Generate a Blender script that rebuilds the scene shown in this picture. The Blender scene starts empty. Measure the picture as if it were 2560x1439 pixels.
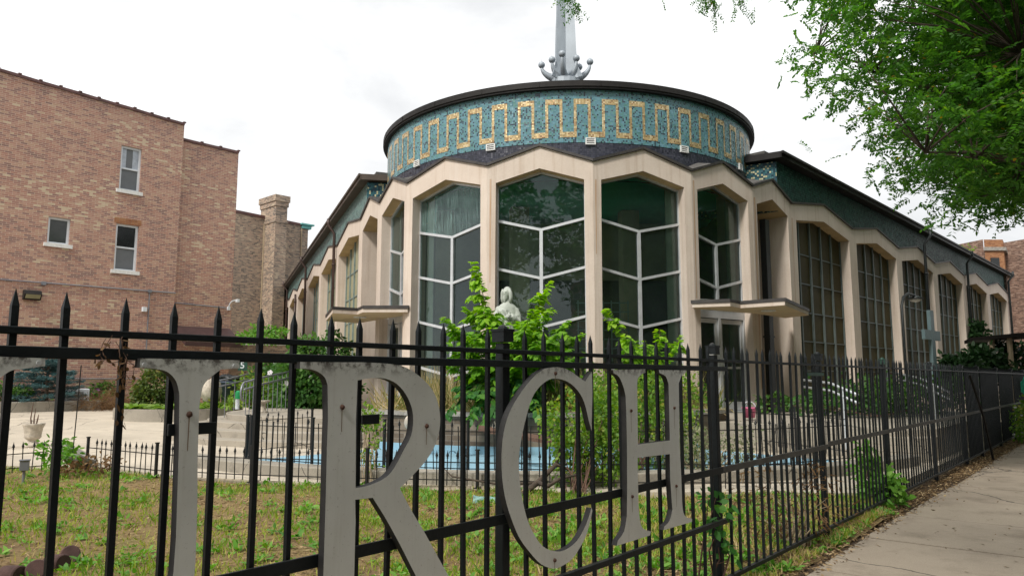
import bpy, math, random
import numpy as np
from mathutils import Vector, Matrix
from mathutils.geometry import tessellate_polygon
S = bpy.context.scene
COL = S.collection
R = math.radians
rnd = random.Random(7)
RG = np.random.default_rng(11)

# ------------------------------------------------------------------ camera
FPX, CX, CY, EYE = 1850.0, 1280.0, 719.5, 1.45
PITCH = math.atan(226.5 / FPX)
cd = bpy.data.cameras.new('camera'); cam = bpy.data.objects.new('camera', cd); COL.objects.link(cam)
cam.location = (0, 0, EYE); cam.rotation_euler = (math.pi / 2 + PITCH, 0, 0)
cd.sensor_fit = 'HORIZONTAL'; cd.sensor_width = 36.0; cd.lens = 36.0 * FPX / 2560
cd.clip_start = 0.05; cd.clip_end = 1000
S.camera = cam

def ray(px, py):
    X = (px - CX) / FPX; u = (CY - py) / FPX
    return (X, math.cos(PITCH) - u * math.sin(PITCH), math.sin(PITCH) + u * math.cos(PITCH))
def UZ(px, py, z):                      # point of a photo pixel at a known height
    r = ray(px, py); t = (z - EYE) / r[2]; return Vector((r[0] * t, r[1] * t, z))
def UY(px, py, y):                      # point of a photo pixel at a known distance
    r = ray(px, py); t = y / r[1]; return Vector((r[0] * t, y, EYE + r[2] * t))
def adir(az): a = R(az); return Vector((math.sin(a), math.cos(a), 0))
def UP(px, py, A, az):                  # point of a photo pixel on a vertical plane
    d = adir(az); n = Vector((d.y, -d.x, 0)); r = ray(px, py)
    t = (n.x * A[0] + n.y * A[1]) / (n.x * r[0] + n.y * r[1])
    return Vector((r[0] * t, r[1] * t, EYE + r[2] * t))

# ------------------------------------------------------------------ tagging
def tag(o, label=None, cat=None, group=None, kind=None):
    if label: o['label'] = label
    if cat: o['category'] = cat
    if group: o['group'] = group
    if kind: o['kind'] = kind
    return o
def thing(name, label, cat, loc=(0, 0, 0), group=None):
    o = bpy.data.objects.new(name, None); o.empty_display_size = 0.2
    o.location = loc; COL.objects.link(o)
    return tag(o, label, cat, group)
WLOC = {}
def setparent(o, p, loc):
    if p is not None:
        o.parent = p
        pw = WLOC.get(p.name, Vector(p.location))
    else: pw = Vector((0, 0, 0))
    WLOC[o.name] = Vector(loc); o.location = Vector(loc) - pw
def place(name, me, parent, loc, rotz=0.0):
    o = bpy.data.objects.new(name, me); COL.objects.link(o)
    setparent(o, parent, loc); o.rotation_euler = (0, 0, rotz)
    return o

# ------------------------------------------------------------------ mesh builder
class MB:
    def __init__(s): s.v = []; s.f = []; s.uv = []; s.n0 = 0
    def add(s, vs, fs, uvs=None):
        b = len(s.v); s.v += [tuple(v) for v in vs]
        for i, f in enumerate(fs):
            s.f.append([b + k for k in f]); s.uv.append(uvs[i] if uvs else None)
        return s
    def box(s, o, a, b, c):                 # corner o, edge vectors a, b, c
        o, a, b, c = Vector(o), Vector(a), Vector(b), Vector(c)
        vs = [o, o + a, o + a + b, o + b, o + c, o + a + c, o + a + b + c, o + b + c]
        fs = [(0, 3, 2, 1), (4, 5, 6, 7), (0, 1, 5, 4), (1, 2, 6, 5), (2, 3, 7, 6), (3, 0, 4, 7)]
        if a.cross(b).dot(c) < 0: fs = [f[::-1] for f in fs]
        return s.add(vs, fs)
    def cbox(s, c, sx, sy, sz, az=90.0):    # box centred on c; its x runs along azimuth az
        d = adir(az); n = Vector((-d.y, d.x, 0)); z = Vector((0, 0, 1)); c = Vector(c)
        return s.box(c - d * sx / 2 - n * sy / 2 - z * sz / 2, d * sx, n * sy, z * sz)
    def prism(s, pts, t, pts2=None):        # polygon (3-D points) extruded by vector t
        n = len(pts); pts = [Vector(p) for p in pts]
        back = [Vector(p) for p in pts2] if pts2 else [p + Vector(t) for p in pts]
        fs = [tuple(range(n)), tuple(range(2 * n - 1, n - 1, -1))]
        for i in range(n):
            j = (i + 1) % n; fs.append((i, n + i, n + j, j))
        nrm = Vector((0, 0, 0))
        for i in range(n): nrm += pts[i].cross(pts[(i + 1) % n])
        tt = (back[0] - pts[0])
        if nrm.dot(tt) > 0: fs = [f[::-1] for f in fs]
        return s.add(pts + back, fs)
    def tube(s, pts, r, n=6, cap=True):
        pts = [Vector(p) for p in pts]; m = len(pts)
        rs = r if isinstance(r, (list, tuple)) else [r] * m
        vs = []; up = None
        for i, p in enumerate(pts):
            t = (pts[min(i + 1, m - 1)] - pts[max(i - 1, 0)])
            t = t.normalized() if t.length > 1e-9 else Vector((0, 0, 1))
            if up is None: up = Vector((0, 0, 1)) if abs(t.z) < 0.9 else Vector((1, 0, 0))
            x = up - t * up.dot(t); x.normalize(); up = x; y = t.cross(x)
            for k in range(n):
                a = 2 * math.pi * (k + 0.5) / n
                vs.append(p + (x * math.cos(a) + y * math.sin(a)) * rs[i])
        fs = []
        for i in range(m - 1):
            for k in range(n):
                k2 = (k + 1) % n
                fs.append((i * n + k, i * n + k2, (i + 1) * n + k2, (i + 1) * n + k))
        if cap: fs += [tuple(range(n))[::-1], tuple(range((m - 1) * n, m * n))]
        return s.add(vs, fs)
    def lathe(s, prof, c, n=16, cap=True):  # prof: (radius, z)
        c = Vector(c); vs = []; m = len(prof)
        for r_, z in prof:
            for k in range(n):
                a = 2 * math.pi * k / n; vs.append(c + Vector((r_ * math.cos(a), r_ * math.sin(a), z)))
        fs = []
        for i in range(m - 1):
            for k in range(n):
                k2 = (k + 1) % n; fs.append((i * n + k, i * n + k2, (i + 1) * n + k2, (i + 1) * n + k))
        if cap: fs += [tuple(range(n))[::-1], tuple(range((m - 1) * n, m * n))]
        return s.add(vs, fs)
    def ball(s, c, r, n=10, sc=(1, 1, 1)):
        vs = []; fs = []; c = Vector(c); m = n // 2 + 1
        for i in range(m + 1):
            th = math.pi * i / m
            for k in range(n):
                a = 2 * math.pi * k / n
                vs.append(c + Vector((r * sc[0] * math.sin(th) * math.cos(a), r * sc[1] * math.sin(th) * math.sin(a), r * sc[2] * math.cos(th))))
        for i in range(m):
            for k in range(n):
                k2 = (k + 1) % n; fs.append((i * n + k, (i + 1) * n + k, (i + 1) * n + k2, i * n + k2))
        return s.add(vs, fs)
    def mesh(s, name, m, smooth=False):
        me = bpy.data.meshes.new(name); me.from_pydata(s.v, [], s.f)
        ul = me.uv_layers.new(name='UVMap')
        k = 0; buf = np.zeros(len(me.loops) * 2, dtype=np.float32)
        V = s.v
        for fi, p in enumerate(me.polygons):
            u = s.uv[fi] if fi < len(s.uv) else None
            if u is None:
                nn = p.normal
                if abs(nn.z) > 0.8:
                    u = [(V[i][0], V[i][1]) for i in p.vertices]
                else:
                    l = math.hypot(nn.x, nn.y); tx, ty = -nn.y / l, nn.x / l
                    u = [(V[i][0] * tx + V[i][1] * ty, V[i][2]) for i in p.vertices]
            for q in u: buf[k] = q[0]; buf[k + 1] = q[1]; k += 2
        ul.data.foreach_set('uv', buf)
        if smooth: me.polygons.foreach_set('use_smooth', [True] * len(me.polygons))
        me.materials.append(m); me.update()
        return me
    def build(s, name, m, parent=None, smooth=False, bevel=0.0, origin=None):
        me = s.mesh(name, m, smooth)
        o = bpy.data.objects.new(name, me); COL.objects.link(o)
        if origin is None and parent is None:
            a = np.array(s.v); origin = Vector(((a[:, 0].min() + a[:, 0].max()) / 2, (a[:, 1].min() + a[:, 1].max()) / 2, a[:, 2].min()))
        if origin is not None:
            me.transform(Matrix.Translation(-Vector(origin)))
        setparent(o, parent, origin if origin is not None else (0, 0, 0))
        if bevel:
            b = o.modifiers.new('bevel', 'BEVEL'); b.width = bevel; b.segments = 1; b.limit_method = 'ANGLE'
        return o

# ------------------------------------------------------------------ materials
def nd(nt, typ, ins=None, **pr):
    n = nt.nodes.new(typ)
    for k, v in pr.items(): setattr(n, k, v)
    for k, v in (ins or {}).items():
        sk = n.inputs[k]
        if isinstance(v, bpy.types.NodeSocket): nt.links.new(v, sk)
        else: sk.default_value = v
    return n
def ramp(nt, fac, stops, interp='LINEAR'):
    n = nt.nodes.new('ShaderNodeValToRGB'); nt.links.new(fac, n.inputs[0])
    cr = n.color_ramp; cr.interpolation = interp
    while len(cr.elements) < len(stops): cr.elements.new(0.5)
    for e, (p, c) in zip(cr.elements, stops):
        e.position = p; e.color = (c[0], c[1], c[2], 1)
    return n.outputs[0]
def mth(nt, op, a, b=0.0, c=0.0):
    n = nt.nodes.new('ShaderNodeMath'); n.operation = op
    for i, v in enumerate((a, b, c)):
        if isinstance(v, bpy.types.NodeSocket): nt.links.new(v, n.inputs[i])
        elif i < len(n.inputs): n.inputs[i].default_value = v
    return n.outputs[0]
def mixc(nt, fac, a, b, bt='MIX'):
    n = nt.nodes.new('ShaderNodeMix'); n.data_type = 'RGBA'; n.blend_type = bt
    for sk, v in ((n.inputs[0], fac), (n.inputs[6], a), (n.inputs[7], b)):
        if isinstance(v, bpy.types.NodeSocket): nt.links.new(v, sk)
        elif isinstance(v, (int, float)): sk.default_value = v
        else: sk.default_value = (v[0], v[1], v[2], 1)
    return n.outputs[2]
def newmat(name):
    m = bpy.data.materials.new(name); m.use_nodes = True
    nt = m.node_tree; b = nt.nodes['Principled BSDF']
    return m, nt, b
def noise(nt, vec, scale, detail=4.0, rough=0.55):
    return nd(nt, 'ShaderNodeTexNoise', {'Vector': vec, 'Scale': scale, 'Detail': detail, 'Roughness': rough}).outputs['Fac']
def pos(nt): return nd(nt, 'ShaderNodeNewGeometry').outputs['Position']
def scaled(nt, vec, sc):
    return nd(nt, 'ShaderNodeMapping', {'Vector': vec, 'Scale': sc}).outputs[0]
def bump(nt, b, h, dist=0.01, st=0.5):
    n = nd(nt, 'ShaderNodeBump', {'Height': h, 'Distance': dist, 'Strength': st})
    nt.links.new(n.outputs[0], b.inputs['Normal'])

def plain(name, c, rough=0.6, metal=0.0, var=0.18, sc=6.0, bmp=0.0, spec=0.5):
    m, nt, b = newmat(name)
    n = noise(nt, pos(nt), sc, 6.0, 0.65)
    lo = [x * (1 - var) for x in c]; hi = [min(1, x * (1 + var)) for x in c]
    nt.links.new(ramp(nt, n, [(0.3, lo), (0.7, hi)]), b.inputs['Base Color'])
    b.inputs['Roughness'].default_value = rough; b.inputs['Metallic'].default_value = metal
    b.inputs['Specular IOR Level'].default_value = spec
    if bmp: bump(nt, b, noise(nt, pos(nt), sc * 12, 3.0), bmp, 0.6)
    return m

def brickmat(name, stops, mortar, bw=0.215, bh=0.0677, joint=0.011, soft=0.55, blotch=None):
    m, nt, b = newmat(name)
    uv = nd(nt, 'ShaderNodeUVMap').outputs[0]
    sp = nd(nt, 'ShaderNodeSeparateXYZ', {0: uv}); u, v = sp.outputs[0], sp.outputs[1]
    vr = mth(nt, 'DIVIDE', v, bh); row = mth(nt, 'FLOOR', vr)
    off = mth(nt, 'MULTIPLY', mth(nt, 'FLOORED_MODULO', row, 2.0), 0.5)
    # every sixth course is headers (half-length bricks)
    hdr = mth(nt, 'LESS_THAN', mth(nt, 'FLOORED_MODULO', row, 6.0), 0.5)
    ur = mth(nt, 'MULTIPLY', mth(nt, 'DIVIDE', u, bw), mth(nt, 'ADD', hdr, 1.0))
    ur = mth(nt, 'ADD', ur, off); colm = mth(nt, 'FLOOR', ur)
    cv = nd(nt, 'ShaderNodeCombineXYZ', {0: colm, 1: row, 2: 3.7}).outputs[0]
    wn = nd(nt, 'ShaderNodeTexWhiteNoise', {'Vector': cv}, noise_dimensions='3D').outputs['Value']
    big = noise(nt, pos(nt), 0.45, 4.0, 0.6)
    fac = mth(nt, 'ADD', wn, mth(nt, 'MULTIPLY', mth(nt, 'SUBTRACT', big, 0.5), 0.75))
    c = ramp(nt, fac, stops)
    fine = noise(nt, pos(nt), 14.0, 5.0, 0.7)
    c = mixc(nt, mth(nt, 'MULTIPLY', fine, 0.5), c, [x * 0.55 for x in mortar], 'MULTIPLY') if False else mixc(nt, 0.35, c, ramp(nt, fine, [(0.3, (0.45, 0.43, 0.42)), (0.7, (1.0, 1.0, 1.0))]), 'MULTIPLY')
    fu, fv = mth(nt, 'FRACT', ur), mth(nt, 'FRACT', vr)
    def edge(f, j):
        d = mth(nt, 'SUBTRACT', 0.5, mth(nt, 'ABSOLUTE', mth(nt, 'SUBTRACT', f, 0.5)))
        return mth(nt, 'LESS_THAN', d, j)
    mo = mth(nt, 'MAXIMUM', edge(fv, joint / bh / 2), edge(fu, joint / bw / 2))
    c = mixc(nt, mo, c, mortar)
    if blotch:
        st = noise(nt, scaled(nt, pos(nt), (0.5, 0.5, 0.22)), 1.6, 6.0, 0.62)
        c = mixc(nt, mth(nt, 'MULTIPLY', mth(nt, 'GREATER_THAN', st, 0.0), ramp(nt, st, [(0.52, (0, 0, 0)), (0.72, (blotch[3],) * 3)])), c, blotch[:3])
    nt.links.new(c, b.inputs['Base Color']); b.inputs['Roughness'].default_value = 0.9
    bump(nt, b, mth(nt, 'SUBTRACT', mth(nt, 'MULTIPLY', fine, 0.3), mo), 0.008, 0.7)
    return m

def tilemat(name, stops, grout, size=0.045, gap=0.07, rough=0.25, metal=0.0, spec=0.5):
    m, nt, b = newmat(name); b.inputs['Specular IOR Level'].default_value = spec
    uv = nd(nt, 'ShaderNodeUVMap').outputs[0]
    sp = nd(nt, 'ShaderNodeSeparateXYZ', {0: uv})
    ur, vr = mth(nt, 'DIVIDE', sp.outputs[0], size), mth(nt, 'DIVIDE', sp.outputs[1], size)
    cv = nd(nt, 'ShaderNodeCombineXYZ', {0: mth(nt, 'FLOOR', ur), 1: mth(nt, 'FLOOR', vr), 2: 1.3}).outputs[0]
    wn = nd(nt, 'ShaderNodeTexWhiteNoise', {'Vector': cv}, noise_dimensions='3D')
    c = ramp(nt, wn.outputs['Value'], stops, 'CONSTANT')
    big = noise(nt, pos(nt), 1.1, 3.0)
    c = mixc(nt, 0.5, c, ramp(nt, big, [(0.35, (0.72, 0.74, 0.74)), (0.65, (1, 1, 1))]), 'MULTIPLY')
    def edge(f):
        d = mth(nt, 'SUBTRACT', 0.5, mth(nt, 'ABSOLUTE', mth(nt, 'SUBTRACT', mth(nt, 'FRACT', f), 0.5)))
        return mth(nt, 'LESS_THAN', d, gap)
    mo = mth(nt, 'MAXIMUM', edge(ur), edge(vr))
    nt.links.new(mixc(nt, mo, c, grout), b.inputs['Base Color'])
    b.inputs['Metallic'].default_value = metal
    rr = mth(nt, 'ADD', mth(nt, 'MULTIPLY', mo, 0.5), rough); nt.links.new(rr, b.inputs['Roughness'])
    # every tile is set at a slightly different tilt
    t = nd(nt, 'ShaderNodeVectorMath', {0: wn.outputs['Color'], 1: (0.5, 0.5, 0.5)}, operation='SUBTRACT').outputs[0]
    t = nd(nt, 'ShaderNodeVectorMath', {0: t, 'Scale': 0.22}, operation='SCALE').outputs[0]
    g = nd(nt, 'ShaderNodeNewGeometry')
    t = nd(nt, 'ShaderNodeVectorMath', {0: g.outputs['Normal'], 1: t}, operation='ADD').outputs[0]
    t = nd(nt, 'ShaderNodeVectorMath', {0: t}, operation='NORMALIZE').outputs[0]
    nt.links.new(t, b.inputs['Normal'])
    return m

M = {}
M['brick_red'] = brickmat('brick_red', [(0.0, (0.26, 0.15, 0.13)), (0.22, (0.35, 0.19, 0.155)), (0.45, (0.44, 0.22, 0.16)), (0.7, (0.48, 0.275, 0.205)), (0.93, (0.5, 0.32, 0.22)), (1.0, (0.6, 0.48, 0.33))], (0.58, 0.46, 0.37), blotch=(0.36, 0.25, 0.2, 0.2))
M['brick_tan'] = brickmat('brick_tan', [(0.0, (0.13, 0.11, 0.095)), (0.3, (0.28, 0.22, 0.17)), (0.6, (0.4, 0.3, 0.22)), (0.8, (0.42, 0.29, 0.21)), (0.95, (0.52, 0.42, 0.3))], (0.44, 0.36, 0.29), blotch=(0.16, 0.135, 0.11, 0.4))
M['brick_brown'] = brickmat('brick_brown', [(0.0, (0.1, 0.06, 0.045)), (0.4, (0.19, 0.11, 0.08)), (0.8, (0.3, 0.19, 0.14)), (0.95, (0.36, 0.25, 0.19))], (0.24, 0.18, 0.15))
M['brick_orange'] = brickmat('brick_orange', [(0.0, (0.25, 0.09, 0.04)), (0.5, (0.36, 0.15, 0.06)), (0.9, (0.42, 0.2, 0.09))], (0.3, 0.2, 0.13))
M['brick_planter'] = brickmat('brick_planter', [(0.0, (0.1, 0.075, 0.055)), (0.5, (0.18, 0.14, 0.1)), (0.9, (0.25, 0.2, 0.15))], (0.2, 0.17, 0.14), bw=0.3, bh=0.095, joint=0.012)
M['teal_tile'] = tilemat('teal_tile', [(0.0, (0.012, 0.022, 0.045)), (0.17, (0.08, 0.21, 0.25)), (0.38, (0.1, 0.25, 0.29)), (0.6, (0.115, 0.27, 0.34)), (0.82, (0.1, 0.26, 0.23))], (0.16, 0.25, 0.27), 0.04, 0.05, 0.32)
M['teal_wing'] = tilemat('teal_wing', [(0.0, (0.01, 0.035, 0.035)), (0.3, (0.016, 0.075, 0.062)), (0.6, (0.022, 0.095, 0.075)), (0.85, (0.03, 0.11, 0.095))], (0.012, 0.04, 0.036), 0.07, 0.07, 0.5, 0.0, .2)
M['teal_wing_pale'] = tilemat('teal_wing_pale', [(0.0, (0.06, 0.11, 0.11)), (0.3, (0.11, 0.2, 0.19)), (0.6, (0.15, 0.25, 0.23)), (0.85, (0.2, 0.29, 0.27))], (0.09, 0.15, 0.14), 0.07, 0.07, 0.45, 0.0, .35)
M['dot_tile'] = tilemat('dot_tile', [(0.0, (0.015, 0.05, 0.08)), (0.3, (0.03, 0.13, 0.16)), (0.66, (0.05, 0.18, 0.2)), (0.8, (0.62, 0.58, 0.36))], (0.02, 0.06, 0.07), 0.055, 0.07, 0.4, 0.0, .3)
M['navy_tile'] = tilemat('navy_tile', [(0.0, (0.02, 0.022, 0.035)), (0.3, (0.032, 0.034, 0.055)), (0.7, (0.045, 0.046, 0.07))], (0.022, 0.023, 0.032), 0.05, 0.06, 0.35)
M['gold_tile'] = tilemat('gold_tile', [(0.0, (0.34, 0.2, 0.1)), (0.18, (0.52, 0.37, 0.18)), (0.5, (0.64, 0.48, 0.24)), (0.8, (0.78, 0.63, 0.38))], (0.3, 0.24, 0.15), 0.04, 0.05, 0.34, 0.4)

def stucco():
    m, nt, b = newmat('stucco_beige')
    p = pos(nt)
    n = noise(nt, p, 0.9, 6.0, 0.6)
    c = ramp(nt, n, [(0.25, (0.565, 0.475, 0.4)), (0.5, (0.645, 0.55, 0.47)), (0.75, (0.7, 0.61, 0.53))])
    st = noise(nt, scaled(nt, p, (5.0, 5.0, 0.22)), 1.5, 5.0, 0.6)         # run-down water streaks
    c = mixc(nt, ramp(nt, st, [(0.52, (0, 0, 0)), (0.74, (0.55, 0.55, 0.55))]), c, (0.42, 0.31, 0.22))
    st2 = noise(nt, scaled(nt, p, (6.0, 6.0, 0.15)), 1.2, 4.0, 0.5)
    c = mixc(nt, ramp(nt, st2, [(0.6, (0, 0, 0)), (0.78, (0.55, 0.55, 0.55))]), c, (0.7, 0.63, 0.57))
    c = mixc(nt, 0.3, c, ramp(nt, noise(nt, p, 25.0, 5.0, 0.7), [(0.3, (0.72, 0.7, 0.68)), (0.7, (1, 1, 1))]), 'MULTIPLY')
    nt.links.new(c, b.inputs['Base Color']); b.inputs['Roughness'].default_value = 0.85
    bump(nt, b, noise(nt, p, 40.0, 4.0), 0.006, 0.5)
    return m
M['stucco'] = stucco()
def streakmat(name, c, c2):
    m, nt, b = newmat(name)
    n = noise(nt, scaled(nt, pos(nt), (9.0, 9.0, 0.5)), 2.0, 5.0)
    nt.links.new(ramp(nt, n, [(0.35, c), (0.65, c2)]), b.inputs['Base Color'])
    b.inputs['Roughness'].default_value = 0.9
    return m
M['soffit_ochre'] = plain('soffit_ochre', (0.5, 0.37, 0.2), 0.9, 0, 0.2, 2)
M['rust_stain'] = streakmat('rust_stain', (0.42, 0.24, 0.12), (0.56, 0.42, 0.32))
M['fascia_black'] = plain('fascia_black', (0.016, 0.014, 0.013), 0.55, 0.0, 0.4, 2.5, spec=.25)
M['flashing'] = plain('flashing', (0.045, 0.04, 0.038), 0.55, 0.0, 0.35, 5)
M['roof_dark'] = plain('roof_dark', (0.09, 0.085, 0.08), 0.75, 0.0, 0.4, 4)
M['eave_brown'] = plain('eave_brown', (0.075, 0.055, 0.042), 0.6, 0.0, 0.3, 3)
M['aluminium'] = plain('aluminium', (0.6, 0.62, 0.64), 0.4, 0.35, 0.12, 4)
M['spire_grey'] = plain('spire_grey', (0.33, 0.37, 0.41), 0.5, 0.15, 0.12, 1.5)
M['brown_metal'] = plain('brown_metal', (0.055, 0.032, 0.026), 0.45, 0.1, 0.3, 6)
M['black_metal'] = plain('black_metal', (0.012, 0.016, 0.017), 0.5, 0.0, 0.4, 9)
def fencepaint():
    m, nt, b = newmat('fence_paint'); p = pos(nt)
    c = ramp(nt, noise(nt, p, 7.0, 6.0, 0.65), [(0.3, (0.005, 0.0075, 0.009)), (0.7, (0.011, 0.0145, 0.017))])
    c = mixc(nt, ramp(nt, noise(nt, p, 38.0, 5.0, 0.7), [(0.66, (0, 0, 0)), (0.74, (0.8, 0.8, 0.8))]), c, (0.05, 0.022, 0.012))
    d = nd(nt, 'ShaderNodeSeparateXYZ', {0: nd(nt, 'ShaderNodeNewGeometry').outputs['Normal']}).outputs[2]
    c = mixc(nt, mth(nt, 'MULTIPLY', ramp(nt, d, [(0.7, (0, 0, 0)), (0.95, (1, 1, 1))]), ramp(nt, noise(nt, p, 12.0, 4.0), [(0.4, (0.1, 0.1, 0.1)), (0.65, (0.7, 0.7, 0.7))])), c, (0.07, 0.065, 0.055))   # dust lying on the flat tops
    nt.links.new(c, b.inputs['Base Color']); b.inputs['Roughness'].default_value = 0.5; b.inputs['Specular IOR Level'].default_value = 0.25
    bump(nt, b, noise(nt, p, 60.0, 4.0), 0.003, 0.6)
    return m
M['fence_paint'] = fencepaint()
M['fence_green'] = plain('fence_green', (0.012, 0.06, 0.04), 0.5, 0.0, 0.35, 14)
M['fence_worn'] = plain('fence_worn', (0.06, 0.056, 0.05), 0.6, 0.0, 0.4, 7)
M['iron_black'] = plain('iron_black', (0.012, 0.012, 0.013), 0.4, 0.2, 0.3, 12)
M['rust'] = plain('rust', (0.055, 0.022, 0.012), 0.85, 0.0, 0.5, 40)
M['white_paint'] = plain('white_paint', (0.66, 0.7, 0.74), 0.5, 0.0, 0.08, 4)
M['white_worn'] = plain('white_worn', (0.72, 0.72, 0.7), 0.7, 0.0, 0.15, 12)
M['stone_grey'] = plain('stone_grey', (0.3, 0.28, 0.25), 0.9, 0.0, 0.35, 7, 0.01)
M['stone_urn'] = plain('stone_urn', (0.46, 0.41, 0.34), 0.9, 0.0, 0.3, 14, 0.008)
M['coping_clay'] = plain('coping_clay', (0.11, 0.05, 0.045), 0.55, 0.0, 0.45, 3)
M['copper_green'] = plain('copper_green', (0.13, 0.42, 0.4), 0.6, 0.0, 0.15, 5)
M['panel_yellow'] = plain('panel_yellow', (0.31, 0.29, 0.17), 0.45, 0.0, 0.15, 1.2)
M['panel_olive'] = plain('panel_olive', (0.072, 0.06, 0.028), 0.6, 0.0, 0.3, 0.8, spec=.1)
M['mullion_green'] = plain('mullion_green', (0.2, 0.26, 0.25), 0.5, 0.1, 0.2, 4)
M['room_floor'] = plain('room_floor', (0.5, 0.46, 0.38), 0.6, 0.0, 0.15, 0.7)
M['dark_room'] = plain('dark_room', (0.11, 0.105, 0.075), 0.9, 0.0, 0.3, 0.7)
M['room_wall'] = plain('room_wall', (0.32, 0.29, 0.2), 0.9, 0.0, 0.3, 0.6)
M['room_teal'] = plain('room_teal', (0.13, 0.74, 0.6), 0.7, 0.0, 0.15, 0.8)
M['lit_wall_pale'] = plain('lit_wall_pale', (0.42, 0.46, 0.42), 0.9, 0.0, 0.15, 3)
M['dark_sash'] = plain('dark_sash', (0.012, 0.014, 0.014), 0.12, 0.0, 0.3, 0.8)
M['grey_glass'] = plain('grey_glass', (0.05, 0.055, 0.052), 0.08, 0.0, 0.35, 1.4)
M['screen_grey'] = plain('screen_grey', (0.13, 0.14, 0.15), 0.5, 0.0, 0.12, 2)
M['lace'] = plain('lace', (0.42, 0.46, 0.52), 0.6, 0.0, 0.2, 7)
M['awning'] = plain('awning', (0.045, 0.02, 0.019), 0.7, 0.0, 0.3, 3)
M['conduit'] = plain('conduit', (0.22, 0.23, 0.26), 0.4, 0.4, 0.15, 5)
M['rust_run'] = plain('rust_run', (0.23, 0.165, 0.12), .8, 0, .2, 20)
M['mullion_dark'] = plain('mullion_dark', (0.11, 0.14, 0.135), 0.5, 0.1, 0.2, 4)
M['marble'] = plain('marble', (0.42, 0.45, 0.405), 0.55, 0.0, 0.14, 9)
def glassmat(name, tint, dirt_haze=0.0):
    m, nt, b = newmat(name)
    out = nt.nodes['Material Output']; nt.nodes.remove(b)
    tr = nd(nt, 'ShaderNodeBsdfTransparent', {'Color': (*tint, 1)})
    wob = nd(nt, 'ShaderNodeBump', {'Height': noise(nt, pos(nt), 0.8, 2.0), 'Distance': 0.02, 'Strength': 0.25})
    gl = nd(nt, 'ShaderNodeBsdfGlossy', {'Color': (0.8, 0.9, 0.92, 1), 'Roughness': 0.0, 'Normal': wob.outputs[0]})
    fr = nd(nt, 'ShaderNodeFresnel', {'IOR': 1.65})
    mx = nd(nt, 'ShaderNodeMixShader', {0: fr.outputs[0], 1: tr.outputs[0], 2: gl.outputs[0]})
    last = mx.outputs[0]
    if dirt_haze:
        p = pos(nt)
        n1 = noise(nt, scaled(nt, p, (14, 14, 0.9)), 2.2, 6.0, 0.65); n2 = noise(nt, p, 1.3, 3.0)
        ff = mth(nt, 'MULTIPLY', ramp(nt, n1, [(0.35, (0, 0, 0)), (0.8, (1, 1, 1))]), ramp(nt, n2, [(0.35, (0.25, 0.25, 0.25)), (0.65, (1, 1, 1))]))
        ff = mth(nt, 'MULTIPLY', ff, dirt_haze) if dirt_haze > .3 else mth(nt, 'MULTIPLY', ramp(nt, n2, [(0.3, (.6, .6, .6)), (0.7, (1, 1, 1))]), dirt_haze * .55)  # plain panes: an even green haze stands in for reflections and light indoors
        df = nd(nt, 'ShaderNodeBsdfDiffuse', {'Color': (0.3, 0.47, 0.45, 1)})
        last = nd(nt, 'ShaderNodeMixShader', {0: ff, 1: last, 2: df.outputs[0]}).outputs[0]
    nt.links.new(last, out.inputs[0])
    return m
M['glass'] = glassmat('glass', (0.78, 0.92, 0.84), 0.06)
M['glass_fogged'] = glassmat('glass_fogged', (0.8, 0.9, 0.82), 0.8)

def letterfin():
    m, nt, b = newmat('letter_grey')
    p = pos(nt)
    n = noise(nt, p, 3.2, 6.0, 0.62)
    c = ramp(nt, n, [(0.25, (0.54, 0.54, 0.53)), (0.5, (0.61, 0.615, 0.605)), (0.75, (0.66, 0.665, 0.655))])
    st = noise(nt, scaled(nt, p, (22.0, 22.0, 1.4)), 2.0, 5.0, 0.6)
    c = mixc(nt, ramp(nt, st, [(0.55, (0, 0, 0)), (0.75, (0.3, 0.3, 0.3))]), c, (0.42, 0.4, 0.37))
    sc_ = noise(nt, scaled(nt, p, (60.0, 60.0, 9.0)), 1.7, 3.0, 0.6)
    c = mixc(nt, ramp(nt, sc_, [(0.68, (0, 0, 0)), (0.72, (0.6, 0.6, 0.6))]), c, (0.62, 0.61, 0.6))
    sp = noise(nt, p, 85.0, 4.0, 0.7)
    c = mixc(nt, ramp(nt, sp, [(0.62, (0, 0, 0)), (0.74, (0.7, 0.7, 0.7))]), c, (0.12, 0.1, 0.09))
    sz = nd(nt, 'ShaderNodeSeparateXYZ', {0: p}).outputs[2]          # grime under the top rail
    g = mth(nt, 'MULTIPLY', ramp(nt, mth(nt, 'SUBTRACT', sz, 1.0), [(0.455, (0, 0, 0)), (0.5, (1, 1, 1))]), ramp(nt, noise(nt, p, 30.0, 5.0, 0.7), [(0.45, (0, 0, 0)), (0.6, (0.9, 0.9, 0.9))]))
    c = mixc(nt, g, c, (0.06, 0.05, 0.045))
    nt.links.new(c, b.inputs['Base Color'])
    b.inputs['Metallic'].default_value = 0.15
    nt.links.new(ramp(nt, noise(nt, p, 3.0, 3.0), [(0.3, (0.28,) * 3), (0.7, (0.42,) * 3)]), b.inputs['Roughness'])
    bump(nt, b, noise(nt, p, 2.2, 2.0), 0.02, 0.25)
    return m
M['letter'] = letterfin()
M['letter_edge'] = plain('letter_edge', (0.015, 0.014, 0.014), 0.7, 0, 0.3, 20)

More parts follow.
